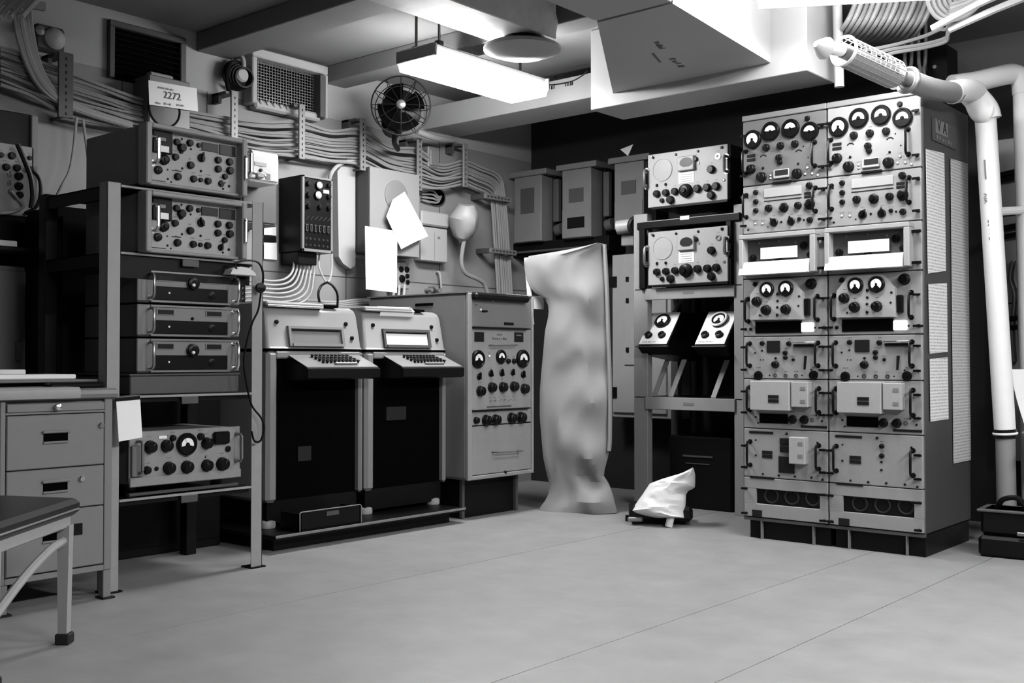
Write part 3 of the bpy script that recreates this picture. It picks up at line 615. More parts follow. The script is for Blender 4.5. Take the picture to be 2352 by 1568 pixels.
for r_, y0 in enumerate((800, 930, 1090, 1185)):
    for k in range(6):
        u, v = f.P(420 + k * 64, y0 + k * 7, 0)
        if r_ == 1: O('jack', MB().box(-.007, .007, -.008, .004, -.02, .02, 0, .002).box(-.0035, .0035, -.0085, -.007, -.016, .016, 1), ['steel', 'void'], t, (u, 0, v))
        elif r_ == 0: O('toggle_switch', MB().cyl((0, .003, 0), (.01, -.012, .018), .003, 6), 'dim', t, (u, 0, v))
        else: link('jack', LIB['jack'], t, (u, .003, v), (0, 0, 0), (.0055, .0055, .0055))
O('cable_gland_block', MB().box(.0, u1 * .62, .03, D - .02, -.07, -.001, 0, .004), 'black', t)
# curved cables from the patch box down to the left, one by one
for i in range(7):
    P_ = [onX(676 + i * 8, 592, xf - .08), onX(672 + i * 8, 622 + i * 2, xf - .06), onX(655 + i * 9, 640 + i * 7, xf - .05), onX(628 + i * 6, 645 + i * 9.5, xf - .05), onX(588, 643 + i * 9.3, xf - .06), onX(540, 650 + i * 9, xf - .1)]
    tag(O('patch_cable', MB().tube(P_, .0062, 7, n=6), 'wall_light'), 'pale cable curving left from under the black patch box', 'cable', 'cables curving from the patch box')
for i in range(2):
    P_ = [onX(722 + i * 9, 590, xf - .05), onX(733 + i * 24 - 4, 618, xf - .03), onX(748 + i * 4, 646, xf - .02), onX(742 + i * 18, 650, xf)]
    tag(O('cord', MB().tube([onX(735 + i * 26, 575, xf - .06), onX(732 + i * 30, 610, xf - .04), onX(744 + i * 14, 640, xf - .02), onX(752 - i * 2, 650, xf)], .0055, 6, n=6), 'wall_light'), 'pale cord hanging under the patch box frame', 'cord', 'pale cords under the patch box')
    P_ = [onX(752, 648, xf), onX(738 + i * 26, 656, xf + .02), onX(731 + i * 44, 676, xf + .03), onX(737 + i * 38, 708, xf + .03), onX(738 + i * 38, 740, xf + .03)]
    tag(O('black_cord', MB().tube(P_, .007, 7, n=6), 'cable_black'), 'black cord looping down behind the first teletype', 'cord', 'black cords behind the teletype')
for i in range(4):
    P_ = [onX(600, 700 + i * 4, -4.85), onX(690, 690 + i * 5, -4.85), onX(770, 694 + i * 4, -4.85), onX(830, 688 + i * 5, -4.85), onX(905, 690 + i * 4 - i, -4.85)]
    tag(O('wall_cable', MB().tube(P_, .009, 7, n=6), 'cable'), 'cable running level behind the tops of the teletypes', 'cable', 'level cables behind the teletypes')
for i in range(3):
    P_ = [onX(905 + i * 12, 655, -4.84), onX(903 + i * 12, 680, -4.82), onX(893 + i * 14, 700, -4.82), onX(885 + i * 14, 730, -4.82)]
    tag(O('socket_cable', MB().tube(P_, .0085, 7, n=5), 'wall_light'), 'pale cable dropping from the small socket panel', 'cable', 'cables from the socket panel')
# conduit loop beside the patch box
tag(O('conduit_loop', MB().tube([onX(757, 420, -4.9), onX(760, 400, -4.88), onX(775, 381, -4.88), onX(800, 370, -4.88), onX(832, 367, -4.88)], .012, 8, n=6), 'wall_light'), 'pale conduit arching from the cable run behind the patch box', 'conduit')
tag(O('wall_pad', MB().prism([(onX(x, y, XL + .01).y, onX(x, y, XL + .01).z) for x, y in ((765, 395), (775, 382), (800, 380), (806, 390), (806, 610), (795, 618), (778, 606), (768, 590))], XL, XL + .05, 'x'), 'wall_light'), 'pale rounded upright cover on the wall beside the patch box', 'cover')
# speaker cabinet with the papers
xf = frontX(806, 850, 480); yb = onX(806, 480, XL).y; z0 = onX(850, 600, xf).z; f = Fr('L', xf, yb, z0); t = f.thing('speaker_cabinet', 'pale speaker cabinet with a dark side and papers clipped over it', 'loudspeaker')
u1, v1 = f.uv(964, 402); D = xf - XL
O('body', MB().box(0, u1, .006, D - .03, .05, v1, 1, .012).box(.0, u1, 0, .012, .05, v1, 0, .004), ['wall_mid', 'dim'], t)
O('backplate', MB().box(-.035, u1 + .02, D - .03, D, .03, v1 - .01, 0, .003), 'wall_light', t)
u, v = f.uv(910, 450); O('round_grille', MB().lathe((u, -.001, v), Y_, [(.095, -.002), (.095, .003), (.08, .006), (0, .006)], 32), 'case', t)
def paper_on(name, label, pix, x, curl=.0):
    P_ = [onX(a, b_, x + (curl if k > 1 else 0)) for k, (a, b_) in enumerate(pix)]; o0 = P_[0].copy(); q_ = [p - o0 for p in P_]
    n = Vector((1, 0, 0)); m = MB(); k = len(q_)
    m.add(q_ + [p + n * .002 for p in q_], [list(range(k)), list(range(k, 2 * k))[::-1]] + [[i, (i + 1) % k, k + (i + 1) % k, k + i] for i in range(k)])
    return tag(O(name, m, 'paper', None, o0, smooth=0), label, 'paper')
paper_on('loose_sheet', 'white sheet hanging aslant across the speaker cabinet grille', [(929, 440), (983, 542), (952, 556), (921, 572), (909, 545), (887, 497), (902, 458)], xf + .02, .02)
paper_on('loose_sheet', 'upright blank white sheet hanging below the speaker cabinet', [(838, 519), (912, 531), (911, 672), (840, 664)], xf + .035, .02)
# small pale boxes, socket panel, hood lamp
xf = -4.88; f = Fr('L', xf, onX(968, 597, xf).y, onX(970, 598, xf).z); t = f.thing('wall_telephone_box', 'pale two piece wall box to the right of the slanting sheet', 'box'); u1, v1 = f.uv(1028, 527)
O('lower_box', MB().box(0, u1, 0, .07, 0, v1, 0, .006), 'wall_light', t); O('upper_box', MB().box(-.01, u1 + .005, -.012, .07, v1 + .008, f.uv(1028, 492)[1], 0, .01), 'wall_light', t)
O('split_line', MB().box(u1 * .5 - .0015, u1 * .5 + .0015, -.001, 0, .01, v1 - .03), 'case', t); u, v = f.uv(1008, 546); O('emblem', MB().box(u - .012, u + .012, -.002, 0, v - .008, v + .008), 'case', t)
O('hook', MB().tube([(u1, .02, v1 + .02), (u1 + .03, .01, v1 + .02), (u1 + .03, .0, v1 - .01)], .006, 6, n=3), 'dim', t)
xf = -4.87; f = Fr('L', xf, onX(905, 662, xf).y, onX(910, 662, xf).z); t = f.thing('socket_box', 'small wall panel of round dark sockets beside the upright sheet', 'socket panel'); u1, v1 = f.uv(940, 604)
O('panel', MB().box(0, u1, 0, .08, 0, v1, 0, .004), 'wall_mid', t); f.crop(0, 0, 1); f.put('dialknob', t, [(921, 618, 7), (934, 619, 7), (923, 640, 9), (935, 634, 6), (936, 648, 6)], flat=.6)
p = onX(1001, 636, XL); t = thing('wall_hook', 'small bright hook with a hanging cord on the wall', 'hook', (XL, p.y, p.z), math.radians(90)); O('hook_body', MB().tube([(0, 0, .03), (0, -.03, .03), (.005, -.035, 0), (.02, -.03, -.07)], .007, 7, n=4), 'wall_light', t)
p = onX(985, 660, XL); t = thing('valve_fitting', 'cluster of small pipe fittings low on the wall', 'fitting', (XL, p.y, p.z), math.radians(90))
for k in range(3): O('fitting', MB().cyl((-.03 + .035 * k, 0, -.02 + .02 * (k % 2)), (-.03 + .035 * k, -.06, -.02 + .02 * (k % 2)), .013, 10), 'case', t)
xf = -4.86; f = Fr('L', xf, onX(984, 384, xf).y, onX(984, 384, xf).z); t = f.thing('switch_box', 'small grey switch box between two cable brackets', 'switch'); u1, v1 = f.uv(1010, 340)
O('body', MB().box(0, u1, 0, .09, 0, v1, 0, .008), 'case', t); O('cover', MB().box(.012, u1 - .012, -.01, 0, .015, v1 - .02, 0, .006), 'case', t)
O('lever', MB().box(-.045, 0, .02, .045, v1 * .3, v1 * .42, 0, .005).box(-.045, 0, .02, .045, v1 * .7, v1 * .8, 0, .005), 'dim', t)
p = onX(1002, 452, XL + .004); t = thing('cable_port', 'dark oval cable opening in the wall with loose cable ends', 'opening', (XL, p.y, p.z), math.radians(90))
A = [2 * math.pi * k / 24 for k in range(24)]; O('opening', MB().prism([(.085 * math.cos(a), .06 * math.sin(a)) for a in A], -.004, 0, 'y'), 'void', t)
O('rim', MB().tube([(.085 * math.cos(a), -.004, .06 * math.sin(a)) for a in A + [0]], .005, 6), 'dim', t)
for k in range(4): O('cable_end', MB().tube([(-.15, -.02, .02 - k * .02), (-.06, -.03, .03 - k * .025), (.0, -.02, .0 - k * .012), (.05, .0, .01)], .007, 6, n=5), 'cable', t)
# hooded lamp on a bent tube
p = onX(1067, 512, -4.78); t = thing('hooded_lamp', 'pale hooded lamp head on a bent gooseneck tube', 'lamp', p, math.radians(40))
m = MB(); prof = [(.0, .12), (.055, .115), (.085, .08), (.098, .03), (.09, -.03), (.06, -.085), (.028, -.12), (.02, -.14)]
m.lathe((0, 0, 0), (.12, -.25, 1), prof, 16)
m.v = [tuple(Vector(v) + Vector(v).normalized() * (.02 * mnoise.noise(Vector(v) * 16))) for v in m.v]; O('hood', m, 'panel_light', t)
g = [onX(x, y, -4.78) for x, y in ((1068, 545), (1062, 575), (1060, 605), (1070, 628), (1095, 640), (1112, 652), (1122, 680))]
adopt(O('gooseneck_tube', MB().tube(g, .014, 8, n=6), 'wall_mid'), t)
# ================================================================== open rack on the left with its equipment
XF = -3.735; Y0, Y1 = 2.085, 2.79; XBk = -4.26
t = thing('equipment_rack', 'open grey angle iron rack holding receivers and a stack of converters', 'rack', (XF, Y0, 0), math.radians(90)); Wk = Y1 - Y0; Dk = XF - XBk; HT = 1.525
def post(u, y, back):
    m = MB().box(u, u + .055, y, y + .005, 0, HT, 0, .001); s = u + .05 if back else u
    m.box(u + (.05 if u > .3 else 0), u + (.055 if u > .3 else .005), y, y + .055, 0, HT, 0, .001); return m
for u in (0, Wk - .055): O('post', post(u, 0, 0), 'rack', t)
for u in (0, Wk - .055): O('post', MB().box(u, u + .05, Dk - .055, Dk, 0, HT, 0, .002), 'black', t)  # rear posts coloured black for the shade inside the rack
for z in (HT - .012, 1.262, .722, .335): O('shelf', MB().box(.006, Wk - .006, .006, Dk, z - .004, z), 'black', t); O('shelf_lip', MB().box(.056, Wk - .056, -.002, .012, z - .003, z + .006, 0, .001), 'rack', t); O('side_rail', MB().box(.006, .012, .05, Dk, z - .05, z), 'black', t)
for z in (.722, .335, 1.262): O('catch_plate', MB().box(Wk * .5 - .035, Wk * .5 + .04, -.004, .002, z - .032, z - .003, 0, .002), 'dim', t); O('front_apron', MB().box(.06, Wk - .06, .012, .016, z - (.09 if z > 1 else .02), z - .004), 'black', t)
for u in (.0, Wk - .055): O('foot', MB().box(u - .006, u + .065, -.012, .06, 0, .006), 'black', t)
t = thing('relay_cabinet', 'black relay cabinet standing in the shade behind the open rack', 'cabinet', (-4.32, 2.19, 0), math.radians(90)); O('body', MB().box(0, .80, 0, .55, 0, 1.50, 0, .005), 'black', t); O('door', MB().box(.02, .78, -.006, 0, .04, 1.46, 0, .003), 'black', t); O('door_handle', MB().box(.42, .44, -.03, -.006, .7, .82, 0, .003), 'black', t)  # unidentified equipment: black box put in to keep the space behind the rack dark
# --- the two alike receivers
def receiver(label, zoff=0, yoff=0):
    f = Fr('L', XF + .012, 2.225, 1.530).crop(310, 280, 9.224); t = f.thing('radio_receiver', label, 'receiver', 'twin radio receivers in the left rack')
    Wp, Hp = .438, .222
    O('case', MB().box(-.006, Wp, .02, .42, 0, Hp + .006, 0, .006), 'case', t)
    b = MB().box(-.012, .012, -.045, .02, 0, Hp + .01, 0, .004).box(Wp - .018, Wp + .006, -.045, .02, 0, Hp + .01, 0, .004).box(.012, Wp - .018, -.045, .02, Hp - .008, Hp + .01, 0, .004).box(.012, Wp - .018, -.02, .02, 0, .012, 0, .003)
    O('front_flange', b, 'panel', t)
    pn = O('front_panel', MB().box(.012, Wp - .018, 0, .02, .012, Hp - .008), 'panel_light', t)
    big = [(600, 800, 118)]; f.put('dialknob', pn, big + [(480, 1020, 92)])
    f.put('knob', pn, [(a_, b_, r_ * 1.12) for a_, b_, r_ in [(873, 427, 62), (978, 550, 80), (975, 630, 40), (1152, 450, 64), (1345, 497, 45), (845, 745, 64), (1165, 920, 68), (1750, 810, 64), (1990, 850, 66), (1750, 1000, 64), (2000, 1035, 70), (1895, 1160, 54), (895, 1160, 68), (1230, 1210, 64), (1385, 1230, 42), (1535, 1255, 64)]])
    f.put('pointer', pn, [(1400, 765, 90), (1820, 1310, 70)], spin=90)
    f.put('darkscrew', pn, [(990, 360, 24), (1185, 575, 24), (690, 1010, 18), (1000, 985, 26), (1395, 1040, 28), (695, 1208, 24), (765, 1272, 20), (325, 1150, 26), (1865, 1415, 24), (1990, 1362, 30), (325, 245, 26)])
    f.plate('meter_housing', pn, 560, 430, 420, 480, 'black', th=.012, c=.003); f.plate('meter_scale', pn, 585, 570, 260, 130, 'white', w=.012); f.plate('meter_top', pn, 540, 360, 220, 70, 'case', w=.012)
    f.plate('counter_window', pn, 1580, 540, 340, 170, 'window_glass', th=.006); f.plate('counter_window', pn, 1950, 610, 330, 210, 'window_glass', th=.006)
    f.plate('engraved_line', pn, 880, 1035, 190, 14); f.plate('engraved_line', pn, 490, 1245, 330, 10)
    handle(t, .035, .085, .185, .0075, .05, 'chrome'); handle(t, Wp - .006, .06, .165, .0075, .05, 'chrome')
    t.location.z += zoff; t.location.y += yoff; return t
receiver('grey radio receiver full of black knobs standing on top of the open rack')
receiver('grey radio receiver full of black knobs on the shelf inside the open rack', 1.272 - 1.530)
a = onX(445, 300, -3.85); b2 = onX(545, 328, -3.85)
m = MB(); n = 9
top = 1.530 + .222 + .009
m.prism([(0, 0), (.02, .012), (.06, .018), (.13, .016), (.19, .008), (.205, 0)], 0, .16, 'x'); o = tag(O('folded_paper', m, 'paper', None, (-3.96, 2.44, top)), 'white folded papers lying on top of the upper receiver', 'paper')
# --- three converters stacked on a plinth
f0 = Fr('L', XF - .02, 2.215, .730)
t = f0.thing('stack_plinth', 'low grey plinth under the stacked converters', 'plinth'); O('plinth_body', MB().box(-.02, .47, 0, .42, 0, .072, 0, .004), 'dim', t); O('plinth_top', MB().box(-.025, .475, -.004, .424, .072, .08, 0, .002), 'dim', t)
for i, (za, zb, nm) in enumerate(((1.083, 1.208, 'top grey converter of the stack with a centre knob'), (.952, 1.076, 'middle grey converter of the stack with no centre knob'), (.812, .945, 'bottom grey converter of the stack resting on the plinth'))):
    f = Fr('L', XF - .02, 2.225, za).crop(290, 600, 5.227); t = f.thing('signal_converter', nm, 'converter', 'stacked converters in the left rack'); H = zb - za
    O('chassis', MB().box(0, .455, .004, .40, 0, H, 0, .003), 'dim', t)
    O('front_panel', MB().box(-.004, .459, -.004, .006, .006, H, 0, .003), 'case', t)
    O('black_window', MB().box(.06, .40, -.008, -.003, .012, H * .52, 0, .002), 'bakelite', t)
    for uu in ((.075, .155), (.295, .375)): O('nameplate', MB().box(uu[0], uu[1], -.007, -.003, H * .68, H * .88, 0, .001), 'case', t); O('nameplate_field', MB().box(uu[0] + .006, uu[1] - .006, -.0085, -.006, H * .71, H * .85), 'plate', t)
    link('indicator_lamp', LIB['lamp'], t, (.128, -.008, H * .32), (0, 0, 0), (.005,) * 3); link('knob', LIB['dialknob'], t, (.325, -.008, H * .3), (0, 0, 0), (.016, .008, .016))
    if i != 1: link('knob', LIB['dialknob'], t, (.235, -.004, H * .66), (0, 0, 0), (.028, .02, .028)); link('indicator_lamp', LIB['lamp'], t, (.222, -.03, H * .6), (0, 0, 0), (.008,) * 3)
    else: link('screw', LIB['darkscrew'], t, (.235, -.004, H * .6), (0, 0, 0), (.007,) * 3)
    O('edge_rail', MB().box(.05, .41, -.01, -.003, .003, .008).box(.05, .44, -.01, -.003, H - .008, H - .002), 'steel', t)
    handle(t, .045, .02, H - .015, .006, .04, 'steel'); handle(t, .43, .02, H - .015, .006, .04, 'chrome')
p = Vector((XF - .06, 2.60, 1.210)); tag(O('cloth_rag', MB().prism([(0, 0), (.01, .02), (.05, .033), (.09, .03), (.12, .012), (.125, 0)], 0, .1, 'x'), 'cloth', None, p), 'pale folded rag lying on the top converter', 'rag')
# --- wide receiver with the big meter, low in the rack
f = Fr('L', XF - .045, 2.209, .372).crop(260, 890, 5.808); t = f.thing('field_receiver', 'wide grey receiver with one large round meter low in the rack', 'receiver')
O('case', MB().box(0, .495, .006, .40, .012, .212, 0, .005), 'case', t); O('front_panel', MB().box(-.004, .499, -.004, .006, .02, .216, 0, .003), 'panel', t); O('lower_strip', MB().box(-.004, .499, -.012, -.002, .006, .042, 0, .003), 'panel', t)
f.put('meter', t, [(970, 752, 150)], w=.004); f.put('knob', t, [(485, 790, 82), (705, 775, 78), (1240, 740, 74), (735, 1070, 80), (975, 1055, 80), (1240, 1035, 76), (1445, 1015, 84), (445, 1100, 52), (1160, 650, 46), (790, 672, 42)], w=.004)
f.put('darkscrew', t, [(575, 1080, 30), (1525, 815, 42), (1230, 925, 12), (1640, 1135, 12), (1555, 1105, 12)], w=.004); f.plate('square_meter', t, 1425, 665, 210, 165, 'bakelite', w=.004, th=.02, c=.006); f.plate('white_tag', t, 660, 660, 105, 38, 'paper', w=.004)
handle(t, .478, .075, .185, .006, .045, 'steel'); handle(t, .028, .06, .18, .006, .045, 'steel'); O('side_block', MB().box(.0, .05, -.02, -.004, .045, .165, 0, .004), 'case', t)
for u in (.05, .44): O('shock_foot', MB().lathe((u, .08, -.037), (0, 0, 1), [(0, 0), (.02, 0), (.024, .01), (.02, .049), (0, .049)], 14), 'dim', t)
O('mount_rail', MB().box(0, .495, .0, .02, -.03, -.018, 0, .002), 'dim', t)
# headset cord looping round the right post with its plug
cordp = [onX(x, y, XF + z) for x, y, z in ((545, 620, .03), (540, 605, .06), (565, 598, .06), (592, 602, .05), (603, 622, .05), (604, 645, .04), (600, 662, .03))]
t = thing('headset_cord', 'thin black headset cord with a round plug draped over the right rack post', 'cord', (0, 0, 0))
O('upper_cord', MB().tube(cordp, .0045, 6, n=6), 'cable_black', t)
O('lower_cord', MB().tube([onX(x, y, XF + .03) for x, y in ((600, 665), (597, 690), (592, 715), (580, 740), (568, 780), (560, 830), (566, 880), (578, 930), (600, 960), (606, 985), (598, 1012), (584, 1012), (578, 990))], .0045, 6, n=6), 'cable_black', t)
pl = onX(598, 661, XF + .03); O('plug', MB().lathe(pl, (1, -.3, 0), [(0, -.012), (.019, -.012), (.022, 0), (.019, .014), (0, .018)], 16), 'bakelite', t)
# connector block hanging in the shade at the right of the stack
p = onX(556, 655, -3.8); t = thing('connector_strip', 'bright little connector strip beside the converter stack', 'connector', (-3.8, p.y - .012, p.z - .07), math.radians(90)); O('strip_body', MB().box(0, .03, 0, .02, 0, .14, 0, .002), 'dim', t)
for k in range(6): O('terminal', MB().lathe((.015, 0, .012 + k * .022), Y_, [(.009, 0), (.008, .008), (0, .01)], 10), 'chrome', t)
# ================================================================== switchboard and locker in the far left corner
f = Fr('L', -4.6, onX(-60, 400, -4.6).y, onX(0, 562, -4.6).z).crop(0, 0, 1); t = f.thing('switchboard', 'dark wall switchboard with a lighter knob panel beyond the desk', 'switchboard'); u1, v1 = f.uv(74, 264)
O('body', MB().box(0, u1, 0, .30, 0, v1, 0, .004), 'black', t)
u2, va = f.uv(72, 500); vb = f.uv(72, 340)[1]; pn = O('knob_panel', MB().box(0, u2, -.02, 0, va, vb, 0, .003), 'panel', t)
f.put('knob', pn, [(13, 384, 8), (38, 386, 8), (42, 405, 9), (42, 428, 9), (70, 388, 6), (68, 363, 5), (44, 448, 8), (2, 356, 6), (26, 358, 8)], w=.02)
f.put('toggle', pn, [(20, 402, 6), (20, 421, 6), (22, 441, 6)], w=.02)
O('patch_lead', MB().tube([tuple(Vector((f.uv(x, y)[0], -.06, f.uv(x, y)[1]))) for x, y in ((25, 335), (40, 370), (55, 410), (60, 450), (56, 480))], .011, 7, n=5), 'cable_black', t)
O('patch_lead', MB().tube([tuple(Vector((f.uv(x, y)[0], -.05, f.uv(x, y)[1]))) for x, y in ((62, 395), (78, 415), (80, 450), (70, 478), (45, 492))], .008, 7, n=5), 'cable_black', t)
O('patch_lead', MB().tube([tuple(Vector((f.uv(x, y)[0], -.04, f.uv(x, y)[1]))) for x, y in ((15, 440), (28, 455), (44, 476), (20, 488), (-10, 492))], .006, 7, n=5), 'cable', t)
a = onX(73, 264, -4.58); b2 = onX(88, 264, -4.58); tag(O('upright_post', MB().box(-4.63, -4.58, a.y, b2.y, 0, a.z, 0, .003), 'case'), 'pale upright post at the edge of the switchboard', 'post')
zz = onX(0, 566, -4.45).z; tag(O('wall_shelf', MB().box(-4.9, -4.4, 1.5, onX(115, 566, -4.4).y, zz - .018, zz, 0, .002), 'black'), 'dark shelf below the switchboard', 'shelf')
p = onX(40, 564, -4.45); tag(O('log_book', MB().box(-4.6, -4.45, p.y - .25, p.y, zz, zz + .028, 0, .003), 'paper'), 'pale book lying on the dark shelf', 'book')
p = onX(65, 640, -4.6); f = Fr('L', -4.6, p.y - .45, 0); t = f.thing('locker', 'grey locker behind the desk below the dark shelf', 'locker'); O('body', MB().box(0, .45, 0, .33, 0, p.z + .05, 0, .004), 'case', t); O('door', MB().box(.015, .435, -.012, 0, .05, p.z + .03, 0, .003), 'case', t); O('door_handle', MB().box(.39, .41, -.03, -.012, .86, .94, 0, .003), 'steel', t)

# ================================================================== desk and what lies on it
XD = -3.66; f = Fr('L', XD, 0, 0).crop(0, 0, 1); t = f.thing('steel_desk', 'grey steel desk with a three drawer pedestal beside the open rack', 'desk'); ua, ub = 1.665, 2.07
O('pedestal', MB().box(ua, ub, .018, .62, .105, .722, 0, .004), 'desk', t)
b = MB().box(ua, ua + .018, 0, .02, .105, .722, 0, .002).box(ub - .03, ub, 0, .02, .105, .722, 0, .002).box(ua + .018, ub - .03, 0, .02, .105, .125, 0, .002).box(ua + .018, ub - .03, 0, .02, .676, .683, 0)
O('pedestal_frame', b, 'desk', t)
O('desk_top', MB().prism([(0, .722), (-.012, .728), (-.018, .741), (-.012, .754), (0, .76), (.64, .76), (.64, .722)], .6, ub + .012, 'x'), 'desk', t)
O('writing_slide', MB().box(ua + .02, ub - .034, -.006, .02, .684, .712, 0, .002), 'desk', t); O('slide_knob', MB().lathe((1.855, -.006, .699), Y_, [(.006, 0), (.005, .01), (.012, .012), (.011, .022), (0, .026)], 14), 'chrome', t)
def drawer(z0, z1, lockpx=None, dark=False):
    d = O('drawer', MB().box(ua + .021, ub - .033, -.002, .02, z0, z1, 0, .003), 'desk', t)
    zc = z0 + (z1 - z0) * .62; u0 = 1.81
    O('pull', MB().box(u0, u0 + .092, -.008, -.001, zc - .03, zc - .022, 0, .002).box(u0 - .004, u0 + .096, -.013, -.001, zc + .006, zc + .016, 0, .003), 'desk', d)
    O('pull_recess', MB().box(u0 + .002, u0 + .09, -.0035, -.0015, zc - .022, zc + .006), 'void', d)
    if lockpx:
        uu, vv = f.uv(*lockpx); O('lock', MB().lathe((uu, -.002, vv), Y_, [(.011, 0), (.011, .006), (.008, .01), (0, .01)], 14), 'chrome', d)
    return d
drawer(.488, .672, (231, 976)); drawer(.342, .484, (186, 1099)); d3 = drawer(.13, .338)
O('tag', MB().box(1.925, 1.955, -.006, -.002, .245, .285), 'black', d3)
for (u, y) in ((ub - .03, .004), (ua, .004), (ub - .03, .58), (ua, .58)): O('leg', MB().box(u, u + .03, y, y + .035, 0, .105, 0, .002), 'desk', t); O('foot', MB().box(u - .006, u + .04, y - .012, y + .045, 0, .007), 'rubber', t)
O('far_panel', MB().box(.62, .64, .02, .62, 0, .722), 'desk', t)
ZD = .7605
tag(O('desk_blotter', MB().prism([(-.021, .728), (-.026, .74), (-.024, .758), (-.014, .767), (.14, .768), (.14, .7605), (-.0175, .7605), (-.0195, .741), (-.0185, .73)], 1.2, 1.935, 'x'), 'panel_light', None, (XD, 0, 0), (0, 0, math.radians(90))), 'pale pad folded over the front edge of the desk', 'pad')
tag(O('letter_tray', MB().box(XD - .30, XD - .07, 1.87, 2.078, ZD + .0005, ZD + .02, 0, .006), 'black'), 'black tray at the end of the desk next to the rack', 'tray')
tag(O('clip_board', MB().box(XD - .36, XD - .12, 1.5, 2.08, ZD + .021, ZD + .031, 0, .003), 'case'), 'dark flat board resting on the black tray', 'board')
tag(O('manual', MB().box(XD - .34, XD - .14, 1.70, 2.005, ZD + .032, ZD + .05, 0, .004), 'paper'), 'thin pale manual lying on the dark board', 'book')
t = thing('thick_book', 'wide book with pale page edges stacked on the desk', 'book', (XD - .52, 1.4, ZD + .0))
O('lower_volume', MB().box(0, .14, 0, .52, 0, .04, 0, .003), 'dim', t); O('page_block', MB().box(-.005, .145, 0, .53, .041, .066, 0, .003), 'paper', t)
# card hanging beside the desk, over the low receiver
P_ = [(267, 922), (322, 917), (327, 1004), (273, 1014)]
t = thing('hanging_card', 'blank white card with a black top strip hung at the end of the desk', 'card', onX(267, 1014, -3.668))
c0 = onX(267, 1014, -3.668); Q = [onX(x, y, -3.668) - c0 for x, y in P_]; O('card', MB().prism([(q.y, q.z) for q in Q], -.002, 0, 'x'), 'paper', t, smooth=0)
Q = [onX(x, y, -3.668) - c0 for x, y in ((266, 914), (321, 909), (322, 917), (267, 922))]; O('clip_strip', MB().prism([(q.y, q.z) for q in Q], -.004, .001, 'x'), 'black', t, smooth=0)
Q = [onX(x, y, -3.668) - c0 for x, y in ((266, 911), (321, 906), (321, 909), (266, 914))]; O('clip_edge', MB().prism([(q.y, q.z) for q in Q], -.05, .002, 'x'), 'chrome', t, smooth=0)
# chair
g = onZ(148, 1478, 0); t = thing('metal_chair', 'metal chair with a black padded seat pulled up to the desk', 'chair', (g.x, g.y, 0), YAW)
O('seat', MB().prism([(-.46, .385), (.01, .385), (.03, .40), (.032, .425), (.015, .438), (-.2, .446), (-.46, .44)], -.50, .03, 'y'), 'seat', t)
O('seat_piping', MB().tube([(.033, -.50, .408), (.034, -.2, .408), (.034, .015, .408), (.02, .033, .408), (-.2, .034, .408), (-.46, .034, .408)], .0035, 6), 'steel', t)
O('seat_apron', MB().box(-.44, .012, -.48, .012, .352, .386, 0, .004), 'rack', t)
for x, y in ((0, 0), (-.42, 0), (0, -.47), (-.42, -.47)):
    O('leg', MB().prism([(x - .019, .36), (x + .019, .36), (x + .012, .02), (x - .014, .02)], y - .016, y + .016, 'y'), 'rack', t); O('foot_cap', MB().box(x - .022, x + .022, y - .022, y + .022, 0, .034, 0, .004), 'rubber', t)
for x in (0, -.42): O('stretcher', MB().tube([(x, -.005, .315), (x, -.12, .30), (x, -.28, .255), (x, -.47, .18)], .013, 8, n=5), 'rack', t)
for x in (-.42,):
    for y in (0, -.47): O('back_post', MB().tube([(x, y, .36), (x - .03, y, .6), (x - .06, y, .82)], .013, 8, n=4), 'rack', t)
O('backrest', MB().box(-.50, -.465, -.49, .02, .58, .82, 0, .01), 'seat', t)

